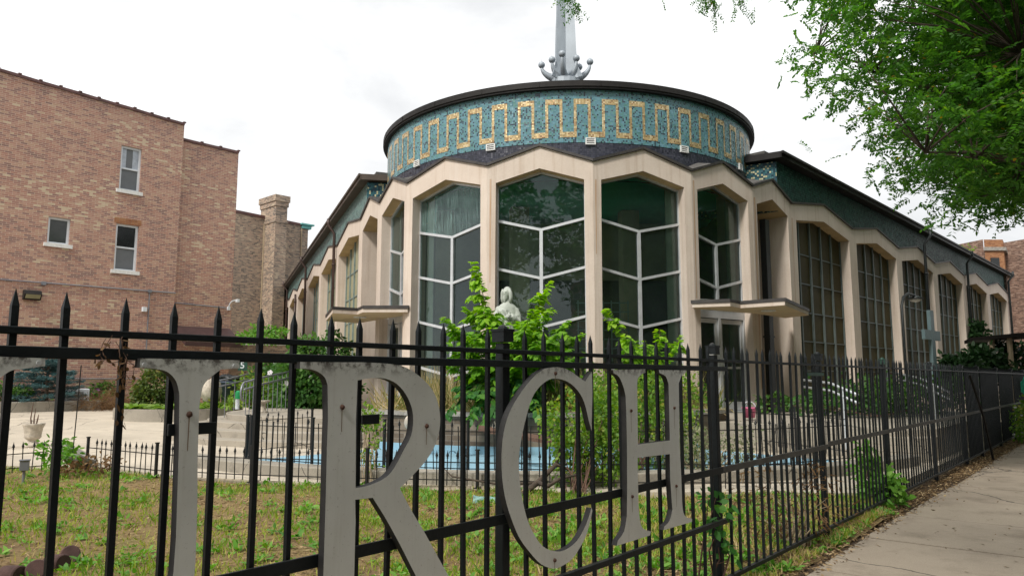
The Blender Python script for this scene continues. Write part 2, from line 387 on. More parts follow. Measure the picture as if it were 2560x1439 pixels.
def concrete(name, c, stain, sc=1.0, thr=0.55, spk=0.5):
    m, nt, b = newmat(name); p = pos(nt)
    n = noise(nt, p, 0.7 * sc, 6.0, 0.62)
    k = ramp(nt, n, [(0.25, [x * 0.78 for x in c]), (0.7, [x * 1.12 for x in c])])
    s2 = noise(nt, p, 1.7 * sc, 7.0, 0.68)
    k = mixc(nt, ramp(nt, s2, [(thr, (0, 0, 0)), (thr + 0.2, (0.75, 0.75, 0.75))]), k, stain)
    g = noise(nt, p, 130.0, 2.0)
    k = mixc(nt, spk, k, ramp(nt, g, [(0.3, (0.6, 0.58, 0.56)), (0.7, (1.15, 1.15, 1.15))]), 'MULTIPLY')
    cr = nd(nt, 'ShaderNodeTexVoronoi', {'Vector': nd(nt, 'ShaderNodeVectorMath', {0: p, 1: nd(nt, 'ShaderNodeVectorMath', {0: nd(nt, 'ShaderNodeTexNoise', {'Vector': p, 'Scale': 1.5, 'Detail': 5.0}).outputs['Color'], 'Scale': 0.5}, operation='SCALE').outputs[0]}, operation='ADD').outputs[0], 'Scale': 0.33 * sc}, feature='DISTANCE_TO_EDGE').outputs['Distance']
    k = mixc(nt, mth(nt, 'LESS_THAN', cr, 0.0035), k, [x * 0.3 for x in c])
    nt.links.new(k, b.inputs['Base Color']); b.inputs['Roughness'].default_value = 0.92
    bump(nt, b, g, 0.004, 0.5)
    return m
M['plaza'] = concrete('plaza', (0.55, 0.485, 0.39), (0.4, 0.34, 0.27))
M['walk'] = concrete('walk', (0.36, 0.3, 0.235), (0.18, 0.145, 0.11), 0.8, 0.5)
M['walk_new'] = concrete('walk_new', (0.46, 0.42, 0.37), (0.32, 0.29, 0.25), 0.8, 0.62)
M['step_conc'] = concrete('step_conc', (0.37, 0.33, 0.27), (0.2, 0.18, 0.15), 1.5)
M['curb_conc'] = concrete('curb_conc', (0.33, 0.3, 0.25), (0.11, 0.1, 0.085), 2.0, 0.5)
M['blue_paint'] = concrete('blue_paint', (0.26, 0.45, 0.57), (0.2, 0.3, 0.34), 1.6, 0.5, 0.25)
M['asphalt'] = concrete('asphalt', (0.06, 0.06, 0.06), (0.04, 0.04, 0.04))
def soilmat(name, a, b_, c_, sc=1.0):
    m, nt, b = newmat(name); p = pos(nt)
    n = noise(nt, p, 1.3 * sc, 7.0, 0.7); f = noise(nt, p, 45.0, 6.0, 0.75)
    k = ramp(nt, n, [(0.3, a), (0.5, b_), (0.7, c_)])
    k = mixc(nt, 0.8, k, ramp(nt, f, [(0.3, (0.3, 0.28, 0.25)), (0.68, (1.25, 1.2, 1.1))]), 'MULTIPLY')
    nt.links.new(k, b.inputs['Base Color']); b.inputs['Roughness'].default_value = 1.0
    bump(nt, b, f, 0.02, 0.8)
    return m
M['soil_lawn'] = soilmat('soil_lawn', (0.2, 0.13, 0.07), (0.27, 0.19, 0.085), (0.22, 0.19, 0.065))
M['soil_dirt'] = soilmat('soil_dirt', (0.045, 0.032, 0.022), (0.09, 0.06, 0.04), (0.14, 0.1, 0.065))
M['earth'] = soilmat('earth', (0.08, 0.06, 0.04), (0.12, 0.1, 0.05), (0.1, 0.11, 0.05), 0.3)

def leafmat(name, stops, trans=0.45, rough=0.5):
    m, nt, b = newmat(name); out = nt.nodes['Material Output']
    at = nd(nt, 'ShaderNodeAttribute', attribute_name='rnd').outputs['Fac']
    c = ramp(nt, at, stops)
    nt.links.new(c, b.inputs['Base Color']); b.inputs['Roughness'].default_value = rough
    b.inputs['Specular IOR Level'].default_value = 0.3
    hs = nd(nt, 'ShaderNodeHueSaturation', {'Color': c, 'Saturation': 1.15, 'Value': 1.5})
    tl = nd(nt, 'ShaderNodeBsdfTranslucent', {'Color': hs.outputs[0]})
    mx = nd(nt, 'ShaderNodeMixShader', {0: trans, 1: b.outputs[0], 2: tl.outputs[0]})
    nt.links.new(mx.outputs[0], out.inputs[0])
    return m
M['leaf_locust'] = leafmat('leaf_locust', [(0.0, (0.045, 0.12, 0.025)), (0.4, (0.08, 0.2, 0.035)), (0.8, (0.15, 0.3, 0.045)), (0.95, (0.28, 0.35, 0.04)), (1.0, (0.4, 0.27, 0.05))], 0.5)
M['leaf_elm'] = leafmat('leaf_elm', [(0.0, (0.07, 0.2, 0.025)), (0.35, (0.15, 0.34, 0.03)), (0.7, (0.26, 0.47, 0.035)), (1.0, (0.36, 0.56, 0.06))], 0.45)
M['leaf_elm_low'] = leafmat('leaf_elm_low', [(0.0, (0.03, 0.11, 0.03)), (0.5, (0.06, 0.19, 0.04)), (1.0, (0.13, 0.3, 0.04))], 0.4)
M['leaf_shrub'] = leafmat('leaf_shrub', [(0.0, (0.06, 0.14, 0.025)), (0.4, (0.13, 0.26, 0.035)), (0.75, (0.22, 0.33, 0.045)), (0.93, (0.38, 0.36, 0.07)), (1.0, (0.4, 0.2, 0.06))], 0.4)
M['leaf_dark'] = leafmat('leaf_dark', [(0.0, (0.03, 0.09, 0.022)), (0.5, (0.065, 0.16, 0.033)), (1.0, (0.13, 0.24, 0.05))], 0.35)
M['leaf_ivy'] = leafmat('leaf_ivy', [(0.0, (0.01, 0.03, 0.01)), (0.6, (0.018, 0.05, 0.015)), (1.0, (0.03, 0.08, 0.02))], 0.25)
M['leaf_topiary'] = leafmat('leaf_topiary', [(0.0, (0.04, 0.075, 0.02)), (0.5, (0.085, 0.13, 0.03)), (0.75, (0.14, 0.18, 0.04)), (1.0, (0.24, 0.14, 0.06))], 0.35)
M['leaf_hosta'] = leafmat('leaf_hosta', [(0.0, (0.14, 0.26, 0.05)), (0.5, (0.22, 0.34, 0.07)), (1.0, (0.34, 0.42, 0.13))], 0.35)
M['leaf_grass'] = leafmat('leaf_grass', [(0.0, (0.11, 0.23, 0.025)), (0.3, (0.2, 0.33, 0.035)), (0.55, (0.34, 0.4, 0.06)), (0.75, (0.48, 0.41, 0.14)), (1.0, (0.58, 0.46, 0.24))], 0.35, 0.7)
M['leaf_straw'] = leafmat('leaf_straw', [(0.0, (0.1, 0.17, 0.04)), (0.35, (0.2, 0.25, 0.06)), (0.6, (0.38, 0.32, 0.13)), (1.0, (0.5, 0.4, 0.22))], 0.3, 0.7)
M['leaf_weed'] = leafmat('leaf_weed', [(0.0, (0.07, 0.2, 0.035)), (0.5, (0.14, 0.32, 0.045)), (1.0, (0.24, 0.43, 0.08))], 0.35)
M['leaf_sage'] = leafmat('leaf_sage', [(0.0, (0.12, 0.15, 0.07)), (0.5, (0.22, 0.24, 0.13)), (1.0, (0.4, 0.38, 0.25))], 0.3, 0.8)
M['leaf_spruce'] = leafmat('leaf_spruce', [(0.0, (0.02, 0.055, 0.055)), (0.5, (0.045, 0.11, 0.115)), (1.0, (0.1, 0.19, 0.2))], 0.15, 0.7)
M['leaf_dead'] = leafmat('leaf_dead', [(0.0, (0.09, 0.05, 0.025)), (0.5, (0.17, 0.1, 0.05)), (1.0, (0.3, 0.2, 0.1))], 0.3, 0.9)
M['leaf_litter'] = leafmat('leaf_litter', [(0.0, (0.07, 0.045, 0.025)), (0.4, (0.19, 0.12, 0.06)), (0.75, (0.36, 0.25, 0.13)), (1.0, (0.52, 0.4, 0.23))], 0.1, 0.9)
M['petal_white'] = leafmat('petal_white', [(0.0, (0.7, 0.66, 0.7)), (1.0, (0.82, 0.78, 0.82))], 0.4)
M['petal_purple'] = leafmat('petal_purple', [(0.0, (0.3, 0.12, 0.35)), (1.0, (0.5, 0.25, 0.5))], 0.4)
M['bark'] = plain('bark', (0.075, 0.055, 0.04), 0.95, 0, 0.4, 14, 0.02)
M['twig'] = plain('twig', (0.11, 0.06, 0.04), 0.9, 0, 0.35, 30)
M['twig_pale'] = plain('twig_pale', (0.38, 0.3, 0.2), 0.9, 0, 0.3, 30)
# ------------------------------------------------------------------ sky and sun
W = bpy.data.worlds.new('World'); S.world = W; W.use_nodes = True
nt = W.node_tree; bg = nt.nodes['Background']
SUN_EL, SUN_AZ = 48.0, 215.0            # azimuth clockwise from the camera's forward direction
sky = nd(nt, 'ShaderNodeTexSky', sky_type='NISHITA', sun_disc=False, sun_elevation=R(SUN_EL), sun_rotation=R(SUN_AZ))
gv = nd(nt, 'ShaderNodeTexCoord').outputs['Generated']
cl1 = nd(nt, 'ShaderNodeTexNoise', {'Vector': scaled(nt, gv, (1.2, 1.2, 3.2)), 'Scale': 2.1, 'Detail': 7.0, 'Roughness': 0.55, 'Distortion': 0.3}).outputs['Fac']
cloud = ramp(nt, cl1, [(0.3, (5.7, 5.82, 6.0)), (0.42, (6.7, 6.8, 6.9)), (0.6, (8.8, 8.85, 8.9))])
gap = ramp(nt, cl1, [(0.22, (0.62, 0.62, 0.62)), (0.34, (1, 1, 1))])
nt.links.new(mixc(nt, gap, sky.outputs[0], cloud), bg.inputs[0]); bg.inputs[1].default_value = 0.1
sl = bpy.data.lights.new('sun', 'SUN'); sl.energy = 2.4; sl.angle = R(10); sl.color = (1.0, 0.955, 0.88)
so = bpy.data.objects.new('sun', sl); COL.objects.link(so)
sd = Vector((math.sin(R(SUN_AZ)) * math.cos(R(SUN_EL)), math.cos(R(SUN_AZ)) * math.cos(R(SUN_EL)), math.sin(R(SUN_EL))))
so.rotation_euler = sd.to_track_quat('Z', 'Y').to_euler()
so.location = (0, 0, 30)
S.view_settings.view_transform = 'Standard'; S.view_settings.look = 'None'
S.view_settings.exposure = 0.5; S.view_settings.gamma = 1.0
S.cycles.max_bounces = 7; S.cycles.transparent_max_bounces = 12; S.cycles.diffuse_bounces = 3; S.cycles.glossy_bounces = 3
S.cycles.use_denoising = True

# ------------------------------------------------------------------ ground
FAZ = 39.7; FD = adir(FAZ); FN = Vector((FD.y, -FD.x, 0))       # fence direction; FN points to the pavement
F0 = Vector((1.57, 5.37, 0))
def FP(s, off=0.0, z=0.0): p = F0 + FD * s + FN * off; return Vector((p.x, p.y, z))
def fs_of(P): return (P.x - F0.x) * FD.x + (P.y - F0.y) * FD.y
def flat(name, pts, z, m, kind='structure', sub=0):
    b = MB(); b.add([(p[0], p[1], z) for p in pts], [tuple(range(len(pts)))])
    me_o = b.build(name, m)
    if me_o.data.polygons[0].normal.z < 0: me_o.data.flip_normals()
    tag(me_o, kind=kind); return me_o
flat('ground', [(-160, -160), (160, -160), (160, 220), (-160, 220)], -0.16, M['earth'])
# street behind the photographer
st = MB()
st.add([FP(-70, 4.2, -0.12), FP(90, 4.2, -0.12), FP(90, 14, -0.12), FP(-70, 14, -0.12)], [(0, 1, 2, 3)])
o = st.build('road', M['asphalt']); tag(o, kind='structure')
b = MB(); b.box(FP(-70, 4.0, -0.15), FD * 160, FN * 0.18, (0, 0, 0.14)); o = b.build('kerb', M['curb_conc']); tag(o, kind='structure')
b = MB(); b.box(FP(-70, 14.0, -0.15), FD * 160, FN * 22, (0, 0, 0.14)); o = b.build('far_pavement', M['walk']); tag(o, kind='structure')
# strip of bare earth along the fence and the tree lawn
b = MB(); b.box(FP(-12, -0.35, -0.15), FD * 60, FN * 4.33, (0, 0, 0.138)); o = b.build('verge', M['soil_dirt']); tag(o, kind='structure')
# pavement slabs
b = MB(); b2 = MB()
sj = [-12.0]
while sj[-1] < 5: sj.append(sj[-1] + 1.46)
base = [6.74 - 1.46 * k for k in range(13, 0, -1)] + [6.74, 8.19, 9.6, 10.95, 12.33, 13.75, 15.2, 16.65, 18.1, 19.5, 21, 22.5, 24, 25.5, 27, 28.5, 30, 31.5, 33, 34.5, 36, 37.5, 39, 40.5, 42]
for a, c in zip(base[:-1], base[1:]):
    z = 0.0 + rnd.uniform(-0.004, 0.006)
    new = 15.0 < (a + c) / 2 < 19.3
    t = b2 if new else b
    o1, o2 = 0.24 + rnd.uniform(-.02, .02), 2.55
    t.prism([FP(a + 0.009, o1, z), FP(c - 0.009, o1, z), FP(c - 0.009, o2, z), FP(a + 0.009, o2, z)], (0, 0, -0.1))
o = b.build('sidewalk', M['walk']); tag(o, kind='structure')
o = b2.build('sidewalk_slab', M['walk_new']); tag(o, kind='structure')
# plaza slab (0.15 m) behind the lawn
PZ = 0.15
lawn_edge = [(-15, 13.2)] + [UZ(x, y, 0.12) for x, y in [(0, 1168), (255, 1171), (442, 1195), (646, 1205), (795, 1213), (1020, 1216), (1238, 1222)]]
lawn_edge = [Vector((p[0], p[1], 0)) for p in lawn_edge] + [Vector((.75, 8.75, 0)), Vector((2.28, 8.8, 0)), Vector((4.15, 8.72, 0))]
pl = lawn_edge + [FP(5, -.12), FP(45, -.12), Vector((30, 60, 0)), Vector((-40, 60, 0)), Vector((-40, 13.2, 0))]
b = MB(); b.prism([Vector((p.x, p.y, PZ)) for p in pl], (0, 0, -0.3)); o = b.build('plaza', M['plaza']); tag(o, kind='structure')
# expansion joints of the plaza: shallow dark filled strips
# lawn soil: an uneven sheet between the fence and the plaza
def poly_in(p, poly):
    c = False; n = len(poly)
    for i in range(n):
        a, d = poly[i], poly[i - 1]
        if (a[1] > p[1]) != (d[1] > p[1]) and p[0] < (d[0] - a[0]) * (p[1] - a[1]) / (d[1] - a[1]) + a[0]: c = not c
    return c
def edge_y(x):
    for a, c in zip(lawn_edge[:-1], lawn_edge[1:]):
        if a.x <= x <= c.x: return a.y + (c.y - a.y) * (x - a.x) / (c.x - a.x)
    return lawn_edge[0].y if x < lawn_edge[0].x else lawn_edge[-1].y
def fence_y(x): return F0.y + (x - F0.x) / FD.x * FD.y
def lawn_z(x, y):
    y0, y1 = fence_y(x), edge_y(x)
    t = max(0, min(1, (y - y0) / max(0.3, y1 - y0)))
    return 0.01 + 0.1 * t + 0.018 * math.sin(x * 2.1 + 1.3 * math.sin(y * 1.7)) + 0.012 * math.sin(y * 4.3 + x * 3.1)
b = MB(); nx, ny = 110, 46
xs = [-15 + (4.3 + 15) * i / (nx - 1) for i in range(nx)]
vs = []
for x in xs:
    y0, y1 = fence_y(x) - 0.28, edge_y(x) + 0.02
    if y0 > y1: y0 = y1 - 0.01
    for j in range(ny):
        y = y0 + (y1 - y0) * j / (ny - 1); vs.append((x, y, lawn_z(x, y)))
fs = [(i * ny + j, (i + 1) * ny + j, (i + 1) * ny + j + 1, i * ny + j + 1) for i in range(nx - 1) for j in range(ny - 1)]
b.add(vs, fs); o = b.build('lawn_soil', M['soil_lawn'], smooth=True); tag(o, kind='structure')

# ------------------------------------------------------------------ the church
V = [Vector((-4.64, 22.35, 0)), Vector((-3.68, 20.2, 0)), Vector((-2.63, 18.14, 0)), Vector((-0.57, 16.59, 0)), Vector((1.82, 16.21, 0)),
     Vector((4.23, 17.02, 0)), Vector((6.12, 18.42, 0)), Vector((7.79, 20.25, 0))]
LAZ, RAZ = -21.8, 43.9
DC = Vector((1.72, 23.1, 0)); RM, RF = 5.62, 5.75
ZB = 0.1
church = thing('church', 'beige round church with teal mosaic drum and two long folded wings', 'church', (DC.x, DC.y, 0.15))
def at_u(A, B, u, z, n_off=0.0):
    d = (B - A).normalized(); n = Vector((d.y, -d.x, 0)); p = A + d * u + n * n_off
    return Vector((p.x, p.y, z))
def bay(A, B, zv, zp, jl, jr, zs, zo, depth, zb=ZB, mA=0.0, mB=0.0, zvB=None):
    L = (B - A).length; zvB = zv if zvB is None else zvB
    dz = zvB - zv
    prof = [(0, zb), (0, zv), (L / 2, zp), (L, zvB), (L, zb), (L - jr * .86, zb), (L - jr, zs + dz), (L / 2, zo), (jl, zs), (jl * .86, zb)]
    fr = [at_u(A, B, u, z) for u, z in prof]
    bk = [at_u(A, B, (mA if u == 0 else (L - mB if u == L else u)), z, -depth) for u, z in prof]
    b = MB(); b.prism(fr, None, bk); return b
def flash(b, A, B, zv, zp, zvB=None, out=0.05, h=0.06):
    L = (B - A).length; zvB = zv if zvB is None else zvB
    for (u0, z0), (u1, z1) in (((-.01, zv), (L / 2, zp)), ((L / 2, zp), (L + .01, zvB))):
        p, q = at_u(A, B, u0, z0 + .003, out), at_u(A, B, u1, z1 + .003, out)
        n = at_u(A, B, 0, 0, 1) - at_u(A, B, 0, 0, 0)
        b.box(p, q - p, -n * (0.3 + out), (0, 0, h))
def soffit(A, B, j, zs, zo, depth, dz=0.0):
    L = (B - A).length; b = MB()
    for (u0, z0), (u1, z1) in (((j, zs), (L / 2, zo)), ((L / 2, zo), (L - j, zs + dz))):
        b.add([at_u(A, B, u0 + .004, z0 - .004, -.015), at_u(A, B, u1 - .004, z1 - .004, -.015), at_u(A, B, u1 - .004, z1 - .004, -depth), at_u(A, B, u0 + .004, z0 - .004, -depth)], [(0, 1, 2, 3)])
    b.build('soffit', M['soffit_ochre'], church)
# window of the front bays: a hexagonal top light over chevron lights
def front_window(A, B, jl, jr, zs, zo, bars, zbot, inset, fogged=False):
    L = (B - A).length; mid = L / 2; w = 0.055; drop = 0.24
    u0, u1 = jl * .93, L - jr * .93
    f = MB()
    n = at_u(A, B, 0, 0, 1) - at_u(A, B, 0, 0, 0)
    def bar(ua, za, ub, zb_, w=w, d=0.08):
        p, q = at_u(A, B, ua, za, -inset), at_u(A, B, ub, zb_, -inset)
        t = (q - p); e = t.normalized().cross(n).normalized() * w
        f.box(p - e / 2 - n * d / 2, t, e, n * d)
    bar(u0, zbot, u0, zs, .07); bar(u1, zbot, u1, zs, .07)
    bar(u0, zs - .03, mid, zo - .03, .05); bar(mid, zo - .03, u1, zs - .03, .05)
    bar(mid, zbot, mid, bars[0] - drop, .075, .1)
    for z in bars:
        bar(u0, z, mid, z - drop, .06, .094); bar(mid, z - drop, u1, z, .06, .094)
    bar(u0, zbot, u1, zbot, .09, .11)
    fo = f.build('window', M['aluminium'], church)
    g = MB()
    P = lambda u, z: at_u(A, B, u, z, -inset)
    top = [P(u0, bars[0]), P(u0, zs), P(mid, zo), P(u1, zs), P(u1, bars[0]), P(mid, bars[0] - drop)]
    lv = list(bars) + [None]
    (MB().add(top, [(5, 4, 3, 2, 1, 0)])).build('top_pane', M['glass_fogged'] if fogged else M['glass'], fo)
    for za, zc in zip(lv[:-1], lv[1:]):
        for s_ in (0, 1):
            ue = u0 if s_ == 0 else u1
            zl = (zbot, zbot) if zc is None else (zc, zc - drop)
            g.add([P(ue, za), P(ue, zl[0]), P(mid, zl[1]), P(mid, za - drop)], [(0, 1, 2, 3) if s_ == 0 else (3, 2, 1, 0)])
    g.build('pane', M['glass'], fo)
    return fo
M['soffit_pale'] = plain('soffit_pale', (0.66, 0.52, 0.33), 0.9, 0, 0.15, 2)
ZV, ZP, ZS, ZO = 6.3, 6.71, 5.9, 6.2
MT = [0.05, 0.02, 0.12, 0.12, 0.12, 0.08, 0.03, 0.0]
fl = MB()
bars = [5.07, 3.95, 2.84, 1.74]
for i in range(7):
    A, B = V[i], V[i + 1]
    blank = i in (0, 6)
    b = bay(A, B, ZV, ZP, .2 if not blank else .24, .2 if not blank else .24, ZS, ZO, 1.0 if blank else .5, ZB, MT[i] * (2 if blank else 1), MT[i + 1] * (2 if blank else 1))
    b.build('facade_bay', M['stucco'], church)
    soffit(A, B, .2 if not blank else .24, ZS, ZO, .98 if blank else .48)
    flash(fl, A, B, ZV, ZP)
    if blank:
        L = (B - A).length
        w = MB(); w.prism([at_u(A, B, .1, ZB, -.95), at_u(A, B, L - .1, ZB, -.95), at_u(A, B, L - .1, 6.35, -.95), at_u(A, B, .1, 6.35, -.95)], at_u(A, B, 0, 0, -.1) - at_u(A, B, 0, 0, 0))
        w.build('niche_wall', M['stucco'], church)
    elif i in (1, 5):
        front_window(A, B, .2, .2, ZS, ZO, [4.95, 3.88], 3.3, .3)
    else:
        front_window(A, B, .2, .2, ZS, ZO, bars, 0.98, .3, fogged=(i == 2))
        L = (B - A).length
        sb = MB(); sb.prism([at_u(A, B, .17, ZB, -.02), at_u(A, B, L - .17, ZB, -.02), at_u(A, B, L - .17, .95, -.02), at_u(A, B, .17, .95, -.02)], at_u(A, B, 0, 0, -.45) - at_u(A, B, 0, 0, 0))
        sb.build('window_sill', M['stucco'], church)
fl.build('roof_flashing', M['flashing'], church)
# folded roof between the facade ridge and the drum
rf = MB()
for i in range(7):
    A, B = V[i], V[i + 1]; L = (B - A).length
    def drum_pt(P, z):
        d = Vector((P.x - DC.x, P.y - DC.y, 0)).normalized(); return Vector((DC.x + d.x * (RM - .05), DC.y + d.y * (RM - .05), z))
    m_ = at_u(A, B, L / 2, 0)
    a, m1, c = Vector((A.x, A.y, ZV + .04)), Vector((m_.x, m_.y, ZP + .04)), Vector((B.x, B.y, ZV + .04))
    a = a + (Vector((DC.x, DC.y, a.z)) - a).normalized() * .2; c = c + (Vector((DC.x, DC.y, c.z)) - c).normalized() * .2; m1 = m1 + (Vector((DC.x, DC.y, m1.z)) - m1).normalized() * .2
    a2, m2, c2 = drum_pt(A, ZV + .2), drum_pt(m_, ZP + .22), drum_pt(B, ZV + .2)
    rf.add([a, m1, m2, a2], [(0, 1, 2, 3)]); rf.add([m1, c, c2, m2], [(0, 1, 2, 3)])
rf.build('folded_roof', M['roof_dark'], church)
# rust runs on the pilasters (stains)
for (vi, off, z0, z1, w) in ((5, .05, 3.3, 6.1, .05), (6, .06, 1.2, 6.05, .1), (7, -.03, 3.4, 5.9, .05), (4, .05, 4.2, 5.9, .035), (3, .06, 3.6, 6.0, .04)):
    A, B = (V[vi], V[vi + 1]) if vi < 7 else (V[7], V[7] + adir(RAZ))
    u = max(off, .012); sm = MB()
    sm.add([at_u(A, B, u, z0, .003), at_u(A, B, u + w * .6, z0, .003), at_u(A, B, u + w, z1, .003), at_u(A, B, u, z1, .003)], [(0, 1, 2, 3)])
    sm.build('rust_streak', M['rust_stain'], church)

# drum: navy base, teal mosaic band, gold meander, vents, black rim
def cyl(r0, r1, z0, z1, m, name, n=120, parent=church, cap=False):
    b = MB()
    for k in range(n):
        a0, a1 = 2 * math.pi * k / n, 2 * math.pi * (k + 1) / n
        def P(r_, a, z): return (DC.x + r_ * math.sin(a), DC.y - r_ * math.cos(a), z)
        b.add([P(r0, a0, z0), P(r0, a1, z0), P(r1, a1, z1), P(r1, a0, z1)], [(0, 1, 2, 3)],
              [[(a0 * RM, z0), (a1 * RM, z0), (a1 * RM, z1), (a0 * RM, z1)]])
    return b.build(name, m, parent)
Z_T, Z_F0, Z_F1 = 7.16, 8.49, 8.68
cyl(RM, RM, 6.2, Z_T, M['navy_tile'], 'drum_base')
drum = cyl(RM + .01, RM + .01, Z_T, Z_F0 + .1, M['teal_tile'], 'mosaic_drum')
def arcquad(b, a0, a1, z0, z1, r_, n=2):
    for k in range(n):
        x0, x1 = a0 + (a1 - a0) * k / n, a0 + (a1 - a0) * (k + 1) / n
        def P(a, z): return (DC.x + r_ * math.sin(a), DC.y - r_ * math.cos(a), z)
        b.add([P(x0, z0), P(x1, z0), P(x1, z1), P(x0, z1)], [(0, 1, 2, 3)], [[(x0 * RM, z0), (x1 * RM, z0), (x1 * RM, z1), (x0 * RM, z1)]])
# meander: period and phase read from the photo (tops near x=1385 and x=1455)
g = MB(); NPER = 51; per = 2 * math.pi / NPER; lw = 0.068 / RM; zt, zb_, th = 8.26, 7.29, .135
ph = -per / 4 - lw / 2
for k in range(NPER):
    a = ph + k * per
    arcquad(g, a, a + per / 2 + lw, zt - th, zt, RM + .016, 3)
    arcquad(g, a + per / 2, a + per + lw, zb_, zb_ + th, RM + .016, 3)
    arcquad(g, a, a + lw, zb_ + th, zt - th, RM + .016, 1); arcquad(g, a + per / 2, a + per / 2 + lw, zb_ + th, zt - th, RM + .016, 1)
g.build('meander_band', M['gold_tile'], drum)
# rim
b = MB(); n = 120
for r0, r1, z0, z1 in ((RM, RF, Z_F0, Z_F0), (RF, RF, Z_F0, Z_F0 + .04), (RF, RF + .03, Z_F0 + .04, Z_F0 + .05), (RF + .03, RF + .03, Z_F0 + .05, Z_F1), (RF + .03, RF - .2, Z_F1, Z_F1 + .03), (RF - .2, 0.01, Z_F1 + .03, Z_F1 + .1)):
    for k in range(n):
        a0, a1 = 2 * math.pi * k / n, 2 * math.pi * (k + 1) / n
        b.add([(DC.x + r_ * math.sin(a), DC.y - r_ * math.cos(a), z) for r_, a, z in ((r0, a0, z0), (r0, a1, z0), (r1, a1, z1), (r1, a0, z1))], [(0, 1, 2, 3)])
for k in range(0, 24):   # seams of the metal rim
    a = 2 * math.pi * (k + .3) / 24
    c = Vector((DC.x + (RF + .032) * math.sin(a), DC.y - (RF + .032) * math.cos(a), (Z_F0 + Z_F1) / 2 + .03)); b.cbox(c, .02, .012, Z_F1 - Z_F0 - .07, 90 - math.degrees(a))
b.build('drum_rim', M['fascia_black'], church)
for px, py in [(1044, 409), (1228, 369), (1476, 354), (1709, 374), (1849, 418)]:
    r_ = ray(px, py); az = math.atan2(r_[0], r_[1])
    # intersect with the drum cylinder
    dx, dy = r_[0], r_[1]; fx, fy = -DC.x, -DC.y
    A_ = dx * dx + dy * dy; B_ = 2 * (fx * dx + fy * dy); C_ = fx * fx + fy * fy - RM * RM
    t = (-B_ - math.sqrt(B_ * B_ - 4 * A_ * C_)) / (2 * A_)
    p = Vector((dx * t, dy * t, EYE + r_[2] * t)); d = Vector((p.x - DC.x, p.y - DC.y, 0)).normalized()
    a = math.degrees(math.atan2(d.x, d.y)); tang = Vector((d.y, -d.x, 0))
    vb = MB(); c0 = p + d * .02
    W_, H_ = .25, .17
    for s_ in (-1, 1):
        vb.cbox(c0 + tang * s_ * (W_ / 2 - .015), .03, .06, H_, a + 90); vb.cbox(c0 + Vector((0, 0, s_ * (H_ / 2 - .013))), W_ - .06, .06, .026, a + 90)
    for k in range(1, 3): vb.cbox(c0 + Vector((0, 0, -H_ / 2 + .013 + k * (H_ - .026) / 3)), W_ - .06, .05, .02, a + 90)
    vo = vb.build('vent', M['white_worn'], church)
    MB().cbox(p + d * .012, W_ - .05, .02, H_ - .04, a + 90).build('vent_opening', M['dark_sash'], vo)

# spire with ball finials
sx = DC.x + .02; sy = DC.y - 2.6
SB = UY(1414, 205, sy); Zs = SB.z
sp = MB(); ang = R(8)
def star(r_, w, z):
    pts = []
    for k in range(4):
        a = ang + math.pi / 2 * k + R(38)
        pts.append((SB.x + r_ * math.cos(a), sy + r_ * math.sin(a), z)); a2 = a + math.pi / 4
        pts.append((SB.x + w * math.cos(a2), sy + w * math.sin(a2), z))
    return pts
ring = [star(.50, .17, Zs), star(.42, .16, Zs + .5), star(.34, .15, Zs + 2.2), star(.26, .12, Zs + 4.5), star(.05, .03, Zs + 11)]
for a, c in zip(ring[:-1], ring[1:]):
    for k in range(8):
        k2 = (k + 1) % 8; sp.add([a[k], a[k2], c[k2], c[k]], [(0, 1, 2, 3)])
# flared foot fins
for k in range(4):
    a = ang + math.pi / 2 * k + R(38); d = Vector((math.cos(a), math.sin(a), 0)); e = Vector((-d.y, d.x, 0)) * .012
    c = Vector((SB.x, sy, 0))
    sp.prism([c + d * .3 + Vector((0, 0, Zs + .9)) - e, c + d * .45 + Vector((0, 0, Zs + .35)) - e, c + d * .62 + Vector((0, 0, Zs)) - e, c + d * .25 + Vector((0, 0, Zs)) - e], e * 2)
sp.tube([(SB.x, sy, Z_F1), (SB.x, sy, Zs + .02)], [.5, .42], 16)
spo = sp.build('spire', M['spire_grey'], church)
balls = [(1354, 163), (1380, 150), (1405, 135), (1441, 146), (1475, 155), (1448, 168), (1387, 171)]
depth = [-.1, -.35, -.6, -.35, -.05, .35, .45]
for (px, py), dd in zip(balls, depth):
    p = UY(px, py, sy + dd); foot = Vector((SB.x, sy, Zs + .06)); foot = foot + (Vector((p.x, p.y, 0)) - Vector((SB.x, sy, 0))) * .2
    arm = MB(); pts = []; rs = []
    pe = Vector((p.x, p.y, p.z - .06))
    for k in range(9):
        t = k / 8; h = Vector((p.x - foot.x, p.y - foot.y, 0))
        pts.append(foot + h * math.sin(t * math.pi / 2) + Vector((0, 0, (pe.z - foot.z) * (1 - math.cos(t * math.pi / 2))))); rs.append(.11 * (1 - t) + .034)
    arm.tube(pts, rs, 6); ao = arm.build('spire_arm', M['spire_grey'], church, True)
    bb = MB(); bb.ball(p, .1, 14); bb.tube([p + Vector((0, 0, .07)), p + Vector((0, 0, .2))], [.007, .002], 5); bb.build('finial_ball', M['spire_grey'], ao, True)

